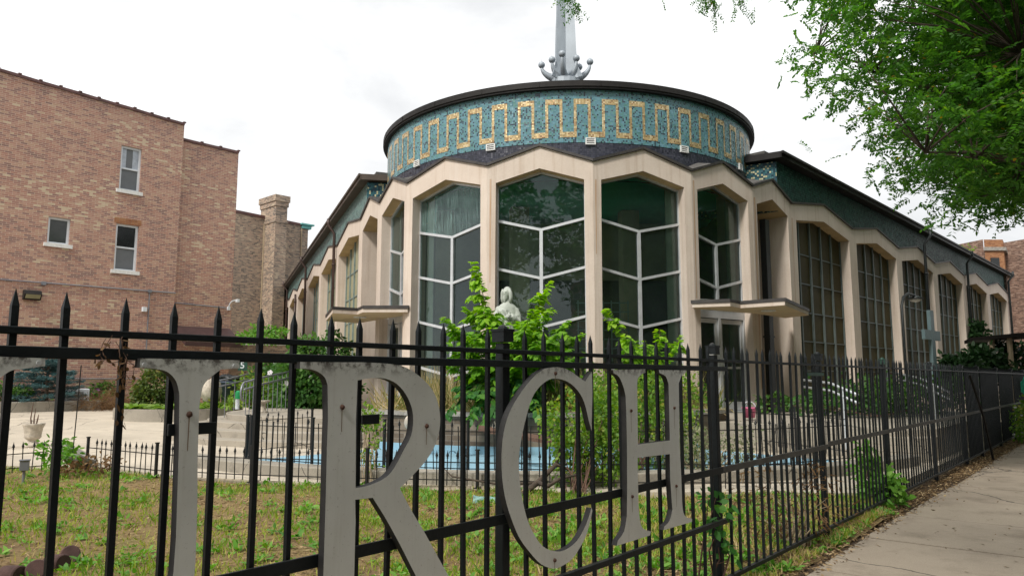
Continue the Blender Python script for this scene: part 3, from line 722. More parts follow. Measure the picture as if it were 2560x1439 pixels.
# canopies over the two side doors
CZ0, CZ1 = 3.06, 3.2
canR = [Vector((4.25, 17.1, 0)), Vector((4.11, 16.81, 0)), Vector((4.89, 16.5, 0)), Vector((5.26, 16.96, 0)), Vector((6.03, 16.27, 0)), Vector((7.58, 18.85, 0)), Vector((7.3, 19.75, 0)), Vector((6.1, 18.4, 0))]
canL = [Vector((-2.5, 18.5, 0)), Vector((-2.55, 18.0, 0)), Vector((-3.65, 18.04, 0)), Vector((-3.91, 18.67, 0)), Vector((-4.44, 18.25, 0)), Vector((-5.22, 20.72, 0)), Vector((-4.5, 21.6, 0)), Vector((-3.6, 20.2, 0))]
for poly in (canR, canL):
    b = MB(); b.prism([Vector((p.x, p.y, CZ0)) for p in poly], (0, 0, CZ1 - CZ0 - .05)); co = b.build('canopy', M['stucco'], church); b = MB(); b.add([Vector((p.x, p.y, CZ0 - .004)) for p in poly], [tuple(range(len(poly)))]); b.build('canopy_soffit', M['soffit_pale'], co)
    cen = sum(poly, Vector((0, 0, 0))) / len(poly)
    b = MB(); b.prism([Vector((cen.x + (p.x - cen.x) * 1.02, cen.y + (p.y - cen.y) * 1.02, CZ1 - .05)) for p in poly], (0, 0, .075)); b.build('canopy_edge', M['flashing'], co)
    q = poly[4] * .45 + poly[7] * .55; b = MB(); b.lathe([(.17, 0), (.17, .03), (.1, .035)], (q.x, q.y, CZ0 - .03), 16); b.build('soffit_lamp', M['white_worn'], co)
# doors
def doors(A, B):
    L = (B - A).length; f = MB(); n = at_u(A, B, 0, 0, 1) - at_u(A, B, 0, 0, 0); z0, z1 = .68, 3.02; ins = .3
    us = [.2, L / 2, L - .2]
    f.box(at_u(A, B, .18, z1 - .12, -ins - .05), at_u(A, B, L - .36, 0) - at_u(A, B, 0, 0), n * .12, (0, 0, .26))
    for u in us: f.box(at_u(A, B, u - .045, z0, -ins - .05), at_u(A, B, .09, 0) - at_u(A, B, 0, 0), n * .12, (0, 0, z1 - z0))
    f.box(at_u(A, B, .18, z0 - .08, -ins - .12), at_u(A, B, L - .36, 0) - at_u(A, B, 0, 0), n * .4, (0, 0, .08))
    fo = f.build('door_frame', M['aluminium'], church)
    for ua, ub in ((us[0] + .05, us[1] - .05), (us[1] + .05, us[2] - .05)):
        d = MB(); t = at_u(A, B, ub - ua, 0) - at_u(A, B, 0, 0); tt = t.normalized()
        o_ = at_u(A, B, ua, z0 + .01, -ins - .02)
        d.box(o_, tt * .08, n * .05, (0, 0, z1 - z0 - .15)); d.box(o_ + t - tt * .08, tt * .08, n * .05, (0, 0, z1 - z0 - .15))
        d.box(o_ + tt * .08, t - tt * .16, n * .05, (0, 0, .2)); d.box(o_ + tt * .08 + Vector((0, 0, 1.0)), t - tt * .16, n * .045, (0, 0, .05)); d.box(o_ + tt * .08 + Vector((0, 0, z1 - z0 - .25)), t - tt * .16, n * .05, (0, 0, .1))
        do = d.build('door', M['aluminium'], church)
        MB().add([o_ + n * .02, o_ + t + n * .02, o_ + t + n * .02 + Vector((0, 0, z1 - z0 - .2)), o_ + n * .02 + Vector((0, 0, z1 - z0 - .2))], [(0, 1, 2, 3)]).build('door_glass', M['glass'], do)
        h = MB(); hu = (t - tt * .06) if ua < L / 3 else tt * .06
        h.tube([o_ + hu + n * .06 + Vector((0, 0, .85)), o_ + hu + n * .09 + Vector((0, 0, .9)), o_ + hu + n * .09 + Vector((0, 0, 1.2)), o_ + hu + n * .06 + Vector((0, 0, 1.25))], .012, 6); h.build('door_handle', M['aluminium'], do)
    # wall panel between door head and window sill
    b = MB(); b.prism([at_u(A, B, .18, 3.16, -.2), at_u(A, B, L - .18, 3.16, -.2), at_u(A, B, L - .18, 3.29, -.2), at_u(A, B, .18, 3.29, -.2)], -n * .3); b.build('door_lintel', M['stucco'], church)
doors(V[1], V[2]); doors(V[5], V[6])

# the wings: zigzag bays, mosaic wall above, eaves
def wing(A, az, n, pitch, side, upper, panel, mull):
    d = adir(az); nrm = Vector((d.y, -d.x, 0)) * (1 if side > 0 else -1)
    fl = MB()
    for k in range(n):
        a, c = A + d * (pitch * k), A + d * (pitch * (k + 1))
        z0, z1 = 6.3 - .008 * pitch * k, 6.3 - .008 * pitch * (k + 1)
        zp = (z0 + z1) / 2 + .37
        if side > 0: P, Q, zP, zQ = a, c, z0, z1
        else: P, Q, zP, zQ = c, a, z1, z0
        b = bay(P, Q, zP, zp, .32, .32, zP - .42, zp - .5, .5, ZB, 0, 0, zQ)
        b.build('wing_bay', M['stucco'], church); soffit(P, Q, .32, zP - .42, zp - .5, .48, zQ - zP); flash(fl, P, Q, zP, zp, zQ, .04, .05)
        # window grid
        L = pitch; f = MB(); nn = at_u(P, Q, 0, 0, 1) - at_u(P, Q, 0, 0, 0); ins = .28
        u0, u1 = .3, L - .3
        zb = .9 if k < n - 2 else (3.25 if side > 0 else .9)
        def head(u): return (zP - .42) + (zp - .5 - zP + .42) * (1 - abs(u - L / 2) / (L / 2 - .32))
        for j in range(6):
            u = u0 + (u1 - u0) * j / 5
            p = at_u(P, Q, u - .035, zb, -ins); f.box(p, at_u(P, Q, .07, 0) - at_u(P, Q, 0, 0), -nn * .1, (0, 0, max(.1, head(min(max(u, .33), L - .33)) - zb)))
        for z in (5.06, 4.2, 3.36, 2.52, 1.68, zb + .02):
            if z < zb: continue
            p = at_u(P, Q, u0, z - .014, -ins - .02); f.box(p, at_u(P, Q, u1 - u0, 0) - at_u(P, Q, 0, 0), -nn * .06, (0, 0, .028))
        fo = f.build('wing_window', M[mull], church)
        g = MB(); g.add([at_u(P, Q, u0, zb, -ins - .05), at_u(P, Q, u1, zb, -ins - .05), at_u(P, Q, u1, zQ - .4, -ins - .05), at_u(P, Q, L / 2, zp - .45, -ins - .05), at_u(P, Q, u0, zP - .4, -ins - .05)], [(0, 1, 2, 3, 4)])
        g.build('glazing_panel', M[panel], fo)
        sb = MB(); sb.prism([at_u(P, Q, .28, ZB, -.03), at_u(P, Q, L - .28, ZB, -.03), at_u(P, Q, L - .28, zb - .02, -.03), at_u(P, Q, .28, zb - .02, -.03)], -nn * .45); sb.build('window_sill', M['stucco'], church)
    fl.build('roof_flashing', M['flashing'], church)
    Ltot = n * pitch + .6
    # mosaic wall (0.12 m behind the folded face), starting at the corner over the blank bay
    s0 = -.5 if side > 0 else -.2
    o_ = A + d * s0 - nrm * .12
    up = MB(); up.prism([Vector((o_.x, o_.y, 6.24)), Vector((o_.x, o_.y, 7.43)), Vector((o_.x, o_.y, 7.43)) + d * (Ltot - s0) + Vector((0, 0, -.26)), Vector((o_.x, o_.y, 6.24)) + d * (Ltot - s0) + Vector((0, 0, -.23))], -nrm * .3)
    up.build('mosaic_wall', M[upper], church)
    # short return wall towards the drum with pale dots
    c0 = A + d * (s0 - .005) - nrm * .125
    ret = MB(); dirn = Vector((DC.x - c0.x, DC.y - c0.y, 0)).normalized(); e = Vector((-dirn.y, dirn.x, 0))
    q = c0 + dirn * 2.6
    ret.box((c0.x, c0.y, 6.0), q - c0, -e * .12 * side * -1, (0, 0, 1.4)); ret.build('dotted_mosaic_wall', M['dot_tile'], church)
    if side > 0:
        dp = MB(); q = c0 + dirn * .5 + e * .06 * side; dp.cbox((q.x, q.y, 6.7), .14, .1, 1.4, math.degrees(math.atan2(dirn.x, dirn.y))); dp.build('corner_post', M['flashing'], church)
    # eave
    ev = MB(); oo = A + d * (s0 - .3) + nrm * .15
    zt0, zt1 = 7.61, 7.61 - .0135 * Ltot * .9
    p0 = Vector((oo.x, oo.y, zt0)); p1 = Vector((oo.x, oo.y, zt1)) + d * (Ltot - s0 + .9)
    inn = -nrm * 4.0
    # slab prism: cross-section thickness .24, running along the wing
    front = [p0, p1, p1 + Vector((0, 0, -.17)), p0 + Vector((0, 0, -.17))]
    ev.prism(front, inn)
    ev.box(p0 + nrm * .0 + Vector((0, 0, -.06)), p1 - p0, nrm * .05, (0, 0, .07))
    # front end of the eave turns towards the drum
    eo = ev.build('wing_eave', M['fascia_black'] if side > 0 else M['eave_brown'], church)
    cap = MB(); r2 = Vector((DC.x - p0.x, DC.y - p0.y, 0)).normalized()
    cap.box(p0 + Vector((0, 0, -.172)) + d * .01, r2 * 3.0, d * .5, (0, 0, .174)); cap.build('eave_return', M['fascia_black'] if side > 0 else M['eave_brown'], church)
    gable = MB(); gable.box(p0 + inn * .12 + Vector((0, 0, .01)), p1 - p0, inn * .86, (0, 0, .1)); gable.build('wing_roof', M['roof_dark'], church)
    return d, nrm
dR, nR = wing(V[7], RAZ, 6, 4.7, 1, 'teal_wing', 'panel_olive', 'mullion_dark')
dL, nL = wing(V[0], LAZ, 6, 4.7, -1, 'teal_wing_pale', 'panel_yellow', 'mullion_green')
# bodies of the wings behind, closing the view
bd = MB()
bd.prism([Vector((q.x, q.y, 6.9)) for q in (V[7] + dR * .1 - nR * .85, V[7] + dR * 28.6 - nR * .85, V[7] + dR * 28.6 - nR * 12, V[0] + dL * 28.6 - nL * 12, V[0] + dL * 28.6 - nL * .85, V[0] + dL * .1 - nL * .85)], (0, 0, .3))
bd.build('nave_roof', M['roof_dark'], church)
for A, d, nn in ((V[7], dR, nR), (V[0], dL, nL)):
    e = MB(); q = A + d * 28.25; e.box(q - nn * 9 + Vector((0, 0, .3)), nn * 9.0, d * .3, (0, 0, 6.9)); e.build('end_wall', M['brick_brown'], church)
# downspouts
def downspout(A, d, nn, s, m, bend=True, z1=7.1, off=.1):
    b = MB(); q = A + d * s + nn * off; e = A + d * (s + .05) + nn * .33
    pts = [Vector((e.x, e.y, z1 + .2)), Vector((e.x, e.y, z1)), Vector((q.x, q.y, z1 - .35)), Vector((q.x, q.y, .4))] if bend else [Vector((q.x, q.y, z1)), Vector((q.x, q.y, .4))]
    b.tube(pts, .055, 8)
    for z in (5.6, 3.6, 1.6): b.cbox((q.x, q.y, z), .15, .13, .05, math.degrees(math.atan2(d.x, d.y)))
    b.build('downspout', m, church, True)
for s in (4.9, 14.1, 24.0): downspout(V[0], dL, nL, s, M['brown_metal'])
for s in (19.0,): downspout(V[0], dL, nL, s, M['brown_metal'], False, 6.0, .08)
for s in (12.4, 19.1, 28.1): downspout(V[7], dR, nR, s, M['black_metal'])
b = MB(); q = UP(1921, 800, at_u(V[6], V[7], 0, 0, -.3), 42.4); b.cbox((q.x, q.y, 3.1), .24, .16, 5.2, RAZ); b.cbox((q.x, q.y, 2.55), .28, .2, .05, RAZ); b.build('rain_pipe', M['black_metal'], church)
# white cross fixed to the third wing bay
cx_ = V[7] + dR * 13.35 + nR * .12
# room behind the glass
b = MB()
def rr(k): return 2 * math.pi * k / 24
ceil = [Vector((p.x, p.y, 6.22)) + (Vector((DC.x, DC.y, 6.22)) - Vector((p.x, p.y, 6.22))).normalized() * .56 for p in V[1:7]]
cc = ceil + [Vector((6.3, 24.5, 6.22)), Vector((-3.0, 25.2, 6.22))]
b.prism(cc, (0, 0, .05)); b.build('ceiling', M['room_teal'], church)
b = MB(); b.prism([Vector((p.x, p.y, .64)) for p in cc], (0, 0, -.1)); b.build('floor', M['room_floor'], church)
b = MB()
wl = [Vector((6.9, 20.6, .64)), Vector((5.8, 24, .64)), Vector((3.4, 22.6, .64)), Vector((.6, 22.6, .64)), Vector((-2.4, 25.0, .64)), Vector((-3.9, 21.6, .64))]
for p, q in zip(wl[:-1], wl[1:]): b.add([p, q, q + Vector((0, 0, 5.6)), p + Vector((0, 0, 5.6))], [(0, 1, 2, 3)])
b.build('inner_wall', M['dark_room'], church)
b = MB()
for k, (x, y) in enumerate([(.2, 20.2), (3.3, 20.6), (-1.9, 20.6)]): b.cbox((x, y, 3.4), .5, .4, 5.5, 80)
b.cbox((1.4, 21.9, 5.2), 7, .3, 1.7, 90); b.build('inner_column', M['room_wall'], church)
cu = MB()
for A, B, u, w in ((V[4], V[5], 2.12, .2), (V[5], V[6], 1.9, .22), (V[1], V[2], .25, .35), (V[2], V[3], .24, .3)):
    cu.prism([at_u(A, B, u, .9, -.5), at_u(A, B, u + w, .9, -.42), at_u(A, B, u + w, 6.0, -.42), at_u(A, B, u, 6.0, -.5)], at_u(A, B, 0, 0, -.03) - at_u(A, B, 0, 0, 0))
cu.build('curtain', M['lit_wall_pale'], church)  # no cloth here: pale strips stand in for the lit return wall inside
gr = MB()
for j in range(7): gr.cbox((1.75 + j * .22, 19.5 - .0, 2.7), .03, .03, 1.6, 90)
for j in range(7): gr.cbox((2.4, 19.5, 2.0 + j * .24), 1.4, .03, .025, 90)
gr.build('inner_grille', M['mullion_green'], church)

# ------------------------------------------------------------------ red brick apartment house on the left
BA = Vector((-14.8, 27, 0)); BAZ = 42.7; bd_ = adir(BAZ); bn = Vector((bd_.y, -bd_.x, 0))
def BP(s, z, off=0.0): p = BA + bd_ * s + bn * off; return Vector((p.x, p.y, z))
apt = thing('brick_building', 'red and cream brick apartment building with three white windows on its side wall', 'building', (BP(-4, 0, -4).x, BP(-4, 0, -4).y, .1))
def wall_with_holes(b, s0, s1, z0, z1a, z1b, holes, off, t=.35):
    # split the wall into column strips around the openings (sloping top allowed)
    xs = sorted({s0, s1, *[h[0] for h in holes], *[h[1] for h in holes]})
    top = lambda s: z1a + (z1b - z1a) * (s - s0) / (s1 - s0)
    for a, c in zip(xs[:-1], xs[1:]):
        cuts = sorted([(h[2], h[3]) for h in holes if h[0] <= a + 1e-6 and h[1] >= c - 1e-6])
        z = z0
        for q0, q1 in cuts:
            b.prism([BP(a, z, off), BP(c, z, off), BP(c, q0, off), BP(a, q0, off)], -bn * t); z = q1
        b.prism([BP(a, z, off), BP(c, z, off), BP(c, top(c), off), BP(a, top(a), off)], -bn * t)
wins = [(.1, .84, 8.5, 10.2), (-2.12, -1.42, 6.16, 7.1), (.1, .9, 5.45, 7.2)]
sidew = (-4.4, -3.33, 2.2, 3.85)
b = MB(); wall_with_holes(b, -16, 2.39, .1, 12.36, 11.54, wins + [sidew], 0); b.build('main_wall', M['brick_red'], apt)
b = MB(); b.prism([BP(2.4, .1, -.12), BP(4.78, .1, -.12), BP(4.78, 10.95, -.12), BP(2.4, 10.95, -.12)], -bn * 10); b.build('rear_wall', M['brick_red'], apt)
b = MB(); b.box(BP(-16, .1, -.36), bd_ * 18.38, -bn * 10, (0, 0, 11.3)); b.build('house_block', M['brick_red'], apt)
for s, e, za, zc, off in ((-16, 2.39, 12.36, 11.54, .0), (2.4, 4.78, 10.95, 10.95, -.12)):
    b = MB(); n_ = max(2, int((e - s) / .62))
    for k in range(n_):
        p, q = s + (e - s) * k / n_, s + (e - s) * (k + 1) / n_
        zz = lambda x: za + (zc - za) * (x - s) / (e - s) + .006 * math.sin(x * 3.1)
        b.prism([BP(p, zz(p), off + .05), BP(q - .002, zz(q), off + .05), BP(q - .002, zz(q) + .1, off + .05), BP(p, zz(p) + .1, off + .05)], -bn * .45)
        b.prism([BP(q - .06, zz(q) + .09, off + .07), BP(q + .04, zz(q) + .09, off + .07), BP(q + .04, zz(q) + .14, off + .07), BP(q - .06, zz(q) + .14, off + .07)], -bn * .47)
    b.build('parapet_coping', M['coping_clay'], apt)
def apt_window(s0, s1, z0, z1, hung=True, lower='screen_grey', upper='dark_sash', curtain=False):
    f = MB(); w = .075; ins = .1
    f.box(BP(s0, z0, -ins - .07), bd_ * w, bn * .09, (0, 0, z1 - z0)); f.box(BP(s1 - w, z0, -ins - .07), bd_ * w, bn * .09, (0, 0, z1 - z0))
    f.box(BP(s0 + w, z1 - w, -ins - .07), bd_ * (s1 - s0 - 2 * w), bn * .09, (0, 0, w)); f.box(BP(s0 + w, z0, -ins - .07), bd_ * (s1 - s0 - 2 * w), bn * .09, (0, 0, w * .8))
    zm = (z0 + z1) / 2
    if hung: f.box(BP(s0 + w, zm - .03, -ins - .06), bd_ * (s1 - s0 - 2 * w), bn * .07, (0, 0, .06))
    fo = f.build('window', M['white_paint'], apt)
    g = lambda a, c: [BP(s0 + w, a, -ins - .05), BP(s1 - w, a, -ins - .05), BP(s1 - w, c, -ins - .05), BP(s0 + w, c, -ins - .05)]
    if hung:
        MB().add(g(zm, z1 - w), [(0, 1, 2, 3)]).build('upper_sash', M[upper], fo); MB().add(g(z0 + w * .8, zm), [(0, 1, 2, 3)]).build('lower_sash', M[lower], fo)
    else: MB().add(g(z0, z1 - w), [(0, 1, 2, 3)]).build('pane', M[upper], fo)
    if curtain:
        c = MB()
        for a_, b__ in ((s0 + w, s0 + w + .16), (s1 - w - .2, s1 - w)):
            c.prism([BP(a_, zm + .02, -ins - .045), BP(b__, zm + .02, -ins - .045), BP(b__, z1 - w, -ins - .045), BP(a_, z1 - w, -ins - .045)], bn * .006)
        c.build('curtain', M['lace'], fo)
    sl_ = MB(); sl_.box(BP(s0 - .1, z0 - .13, -.1), bd_ * (s1 - s0 + .2), bn * .17, (0, 0, .13)); sl_.build('sill', M['white_worn'], fo)
apt_window(*wins[0], True, 'screen_grey', 'screen_grey', True)
apt_window(*wins[1], False, upper='grey_glass')
apt_window(*wins[2], True, 'screen_grey', 'dark_sash')
apt_window(*sidew, True, 'grey_glass', 'grey_glass')
b = MB(); b.prism([BP(.02, 7.2, .004), BP(.98, 7.2, .004), BP(.98, 7.42, .004), BP(.02, 7.42, .004)], -bn * .02); b.build('brick_lintel', M['brick_orange'], apt)
c_ = MB(); c_.tube([BP(-9, 4.7, .03), BP(2.4, 4.77, .03)], .022, 6); c_.tube([BP(2.42, 4.4, -.09), BP(4.5, 4.35, -.09)], .02, 6)
c_.tube([BP(1.42, 4.75, .03), BP(1.42, 1.0, .03)], .02, 6); c_.tube([BP(-2, 1.45, .03), BP(1.2, 1.45, .03)], .018, 6)
c_.cbox(BP(-2.13, 4.72, .05), .14, .09, .12, BAZ); c_.cbox(BP(1.42, 4.76, .05), .12, .08, .12, BAZ)
c_.build('conduit', M['conduit'], apt)
c_ = MB(); c_.tube([BP(4.64, 4.35, -.1), BP(4.65, 4.52, -.02), BP(4.69, 4.62, .08), BP(4.74, 4.65, .2), BP(4.78, 4.65, .3)], .022, 8); c_.cbox(BP(4.64, 4.33, -.08), .11, .08, .15, BAZ); c_.cbox(BP(4.8, 4.63, .34), .09, .17, .12, BAZ); c_.build('camera_arm', M['white_paint'], apt)
c_ = MB(); c_.cbox(BP(1.25, 4.05, .07), .15, .14, .17, BAZ); c_.build('security_camera', M['white_paint'], apt)
b = MB(); b.prism([BP(-2.72, 4.12, .0), BP(-2.72, 4.44, .0), BP(-2.72, 4.44, .16), BP(-2.72, 4.3, .26), BP(-2.72, 4.12, .14)], bd_ * .52); wo = b.build('wall_lamp', M['fascia_black'], apt)
b = MB(); b.prism([BP(-2.68, 4.16, .165), BP(-2.24, 4.16, .165), BP(-2.24, 4.29, .262), BP(-2.68, 4.29, .262)], bn * .01); b.build('lens', M['panel_yellow'], wo)
# brown awning over the rear door
b = MB(); az0 = 2.2; b.prism([BP(2.42, 3.5, -.08), BP(2.42, 2.85, 1.1), BP(2.42, 2.68, 1.1), BP(2.42, 3.3, -.08)], bd_ * 2.3); b.build('awning', M['awning'], apt)

# ------------------------------------------------------------------ tan brick building with chimney
Q0 = UY(676, 700, 47.0); tb = thing('brick_building', 'tall tan brick building with a square chimney and green corner cornice', 'building', (Q0.x, Q0.y, .1))
def TP(px, py): return UP(px, py, (Q0.x, Q0.y), BAZ)
pA, pB = TP(560, 535), TP(768, 567); tz = TP(700, 556).z
def TQ(px, z, off=0.0): p = TP(px, 700); return Vector((p.x + bn.x * off, p.y + bn.y * off, z))
b = MB(); b.prism([TQ(480, .1), TQ(766, .1), TQ(766, tz), TQ(480, tz + .25)], -bn * 9); b.build('building_wall', M['brick_tan'], tb)
b = MB(); b.prism([TQ(480, tz + .22, .06), TQ(762, tz, .06), TQ(762, tz + .16, .06), TQ(480, tz + .4, .06)], -bn * .4); b.build('parapet_coping', M['coping_clay'], tb)
cz = UY(686, 490, 46.0).z
b = MB(); o_ = TQ(655, .1)
pr_ = 0.0
while pr_ < 4 and (o_.x + bn.x * pr_) / (o_.y + bn.y * pr_) < (680 - CX) / 1842: pr_ += .02
fp = o_ + bn * pr_; fq = UP(712, 700, (fp.x, fp.y), BAZ); L_ = (Vector((fq.x, fq.y, 0)) - Vector((fp.x, fp.y, 0))).length
cz = UY(686, 490, fp.y).z
b.box(o_ - bn * .5, bd_ * L_, bn * (pr_ + .5), (0, 0, cz - .1 - .35)); 
for g_, za, zb2 in ((.05, 1.65, .12), (.06, .6, .3), (.12, .3, .4)): b.box(o_ - bd_ * g_ - bn * (.5 + g_) + Vector((0, 0, cz - za - .1)), bd_ * (L_ + 2 * g_), bn * (pr_ + .5 + 2 * g_), (0, 0, zb2))
b.build('chimney', M['brick_tan'], tb)
b = MB(); p = TQ(757, tz + .08); b.box(p - bd_ * .35 - bn * .3, bd_ * .95, bn * .55, (0, 0, .1)); b.box(p - bd_ * .25 - bn * .3 + Vector((0, 0, -.22)), bd_ * .7, bn * .42, (0, 0, .22)); b.build('cornice', M['copper_green'], tb)
b = MB(); b.tube([TQ(654, tz - .3, .05), TQ(654, .5, .05)], .045, 6); b.tube([TQ(749, tz - .2, .05), TQ(749, .5, .05)], .04, 6); b.build('drain_pipe', M['twig_pale'], tb)

# ------------------------------------------------------------------ brown brick building at the far right
RA = UY(2460, 700, 52.0); rb = thing('brick_building', 'brown brick building with an orange brick bay behind the right church wing', 'building', (RA.x, RA.y, .1))
def RQ(px, z, Y): p = UY(px, 760, Y); return Vector((p.x, p.y, z))
zr = UY(2400, 612, 53).z
b = MB(); b.prism([RQ(2330, .1, 56), RQ(2470, .1, 54), RQ(2470, zr + .6, 54), RQ(2330, zr + .1, 56)], (2, 9, 0)); b.prism([RQ(2512, .1, 54), RQ(2800, .1, 50), RQ(2800, zr + .9, 50), RQ(2512, zr + .3, 54)], (2, 9, 0)); b.build('building_wall', M['brick_brown'], rb)
zt = UY(2490, 596, 52).z; zl = UY(2490, 612, 52).z
b = MB(); p0, p1 = RQ(2472, 0, 52.4), RQ(2520, 0, 52.4)
b.box((p0.x, p0.y, .1), (p1.x - p0.x, 0, 0), (2.2, 3, 0), (0, 0, zt - .1)); bo = b.build('bay_tower', M['brick_orange'], rb)
b = MB(); b.box((p0.x - .12, p0.y - .12, zl - .35), (p1.x - p0.x + .24, 0, 0), (2.2, 3, 0), (0, 0, .25)); b.build('string_course', M['stone_grey'], bo)
zw0, zw1 = UY(2497, 675, 52).z, UY(2497, 642, 52).z; q = RQ(2486, 0, 52.36); q2 = RQ(2507, 0, 52.36)
b = MB(); b.box((q.x, q.y - .02, zw0), (q2.x - q.x, 0, 0), (0, .1, 0), (0, 0, zw1 - zw0)); b.build('window', M['dark_sash'], bo)

# ------------------------------------------------------------------ street fence: posts, rails, pickets
fence = thing('iron_fence', 'tall black iron picket fence along the pavement carrying grey letters', 'fence', FP(-2.49, 0, 0))
FZ = lambda s: -0.0 if s < 2.1 else (-.0 - .004 * (s - 2.1))
POSTS = [-7.1, -4.78, -2.49, -.21, 2.08, 4.45, 7.1, 9.7, 11.4, 14.0, 16.6, 19.2, 21.8, 24.4, 27.0]
GAP = .143
b = MB(); w = .0088
b.prism([(-w, -w, .1), (w, -w, .1), (w, w, .1), (-w, w, .1)], (0, 0, 1.51))
tipz, sh = 1.685, 1.638
b = MB(); b.add([(-w, -w, .1), (w, -w, .1), (w, w, .1), (-w, w, .1), (-w, -w, sh), (w, -w, sh), (w, w, sh), (-w, w, sh), (0, 0, tipz)],
      [(0, 3, 2, 1), (0, 1, 5, 4), (1, 2, 6, 5), (2, 3, 7, 6), (3, 0, 4, 7), (4, 5, 8), (5, 6, 8), (6, 7, 8), (7, 4, 8)])
pick_me = b.mesh('picket', M['fence_paint'])
far = MB(); npk = 0
for a, c in zip(POSTS[:-1], POSTS[1:]):
    n = max(2, round((c - a) / GAP))
    for k in range(1, n):
        s_ = a + (c - a) * k / n + rnd.uniform(-.003, .003)
        if s_ < -5.4: continue
        q = FP(s_, 0, 0)
        if npk < 100:
            o = place('picket', pick_me, fence, q + Vector((0, 0, rnd.uniform(-.004, .004))), -R(FAZ) + rnd.uniform(-.06, .06))
            o.rotation_euler.x = rnd.gauss(0, .004); o.rotation_euler.y = rnd.gauss(0, .004); npk += 1
        else:
            far.cbox((q.x, q.y, .86), .02, .02, 1.52, FAZ); far.tube([(q.x, q.y, 1.62), (q.x, q.y, 1.68)], [.0135, .001], 4)
tag(far.build('far_picket', M['fence_paint'], fence), kind='stuff')
for i, s_ in enumerate(POSTS):
    if s_ < -5.4: continue
    q = FP(s_, -.03, 0); hw = .025
    b = MB(); b.cbox((q.x, q.y, .74), hw * 2, hw * 2, 1.75, FAZ)
    g = i in (5,)
    po = b.build('post', M['fence_paint'], fence, bevel=.003)
    b = MB(); b.cbox((q.x, q.y, 1.645), hw * 2 + .022, hw * 2 + .022, .05, FAZ); b.cbox((q.x, q.y, 1.675), hw * 2 + .03, hw * 2 + .03, .012, FAZ)
    b.lathe([(.026, 1.68), (.02, 1.692), (.008, 1.70), (.001, 1.702)], (q.x, q.y, 0), 10); b.build('post_cap', M['fence_green'] if g else M['fence_paint'], po)
def rail(s0, s1, z, h, off, t, m='fence_paint', name='rail'):
    b = MB(); b.box(FP(s0, off - t / 2, z - h / 2), FD * (s1 - s0), FN * t, (0, 0, h)); return b.build(name, M[m], fence, bevel=.002)
segs = [(-5.4, -.21)] + list(zip(POSTS[3:-1], POSTS[4:]))
for a, c in segs:
    rail(a, c, 1.575, .02, 0, .028, name='top_rail')
    rail(a + .01, c - .01, .83 + (.02 if a > 2 else 0), .044, .02, .012, 'fence_paint' if a < -.3 else 'fence_worn', 'middle_rail')
    rail(a, c, .1, .028, 0, .032, name='bottom_rail')
rail(-5.4, -.15, 1.518, .031, .03, .028, name='letter_rail')
rail(-5.4, -.15, .495, .03, .03, .03, name='letter_rail')
for s0, s1, z in ((-4.08, -3.93, 1.30), (-3.52, -3.40, 1.30), (-3.36, -3.28, 1.30)): rail(s0, s1, z, .035, .03, .012, name='letter_bracket')
rail(1.62, 2.06, 1.49, .03, .022, .006, 'fence_green', 'latch_plate')

# ------------------------------------------------------------------ the letters, bolted to the fence
LOFF, LTH = .062, .02
LA = FP(0, LOFF)
def L2(px, py):
    p = UP(px, py, (LA.x, LA.y), FAZ); return ((p - LA).x * FD.x + (p - LA).y * FD.y, p.z)
def L3(q, off=0.0): p = FP(q[0], LOFF + off); return Vector((p.x, p.y, q[1]))
def smooth_closed(pts, flags=None): return pts
def letter(name, label, outer, inner, bolts, screws=()):
    loc = L3((sum(q[0] for q in outer) / len(outer), min(q[1] for q in outer)))
    t = thing(name, label, 'letter', loc, 'metal letters on the fence')
    loops = [outer] + ([inner] if inner else [])
    flatp = [q for lp in loops for q in lp]
    tris = tessellate_polygon([[Vector((q[0], q[1], 0)) for q in lp] for lp in loops])
    f = MB(); f.add([L3(q) for q in flatp], [tuple(x) for x in tris])
    fo = f.build('face_plate', M['letter'], t)
    if fo.data.polygons[0].normal.dot(FN) < 0: fo.data.flip_normals()
    e = MB(); k0 = 0
    for lp in loops:
        n = len(lp); e.add([L3(q, -.0005) for q in lp] + [L3(q, -LTH - .012) for q in lp], [(i, (i + 1) % n, n + (i + 1) % n, n + i) for i in range(n)])
    e.add([L3(q, -LTH - .012) for q in flatp], [tuple(x) for x in tris])
    e.build('letter_body', M['letter_edge'], t)
    for q in bolts:
        p = L3(L2(*q)); b = MB(); b.ball(p + FN * .002, .0095, 8); bo = b.build('bolt', M['rust'], t, True)
        st_ = MB(); z = p.z; ln = rnd.uniform(.07, .14)
        vs_ = [p + FN * .0012 + FD * -.002, p + FN * .0012 + FD * .002, p + FN * .0012 + FD * .0015 + Vector((0, 0, -ln)), p + FN * .0012 - FD * .0015 + Vector((0, 0, -ln))]
        st_.add(vs_, [(0, 1, 2, 3)]); st_.build('rust_trail', M['rust_run'], bo)
    for q in screws:
        p = L3(L2(*q)); b = MB(); d = FN * .003
        b.tube([p, p + d], .006, 10); b.build('screw', M['aluminium'], t)
    return t
def cat(pts, n=3):      # rounded outline through the points (Catmull-Rom), open
    out = []
    for i in range(len(pts) - 1):
        p0, p1, p2, p3 = pts[max(i - 1, 0)], pts[i], pts[i + 1], pts[min(i + 2, len(pts) - 1)]
        for k in range(n):
            t = k / n
            out.append(tuple(0.5 * (2 * p1[j] + (p2[j] - p0[j]) * t + (2 * p0[j] - 5 * p1[j] + 4 * p2[j] - p3[j]) * t * t + (3 * p1[j] - p0[j] - 3 * p2[j] + p3[j]) * t ** 3) for j in (0, 1)))
    out.append(pts[-1]); return out
P_ = lambda pts: [L2(*q) for q in pts]
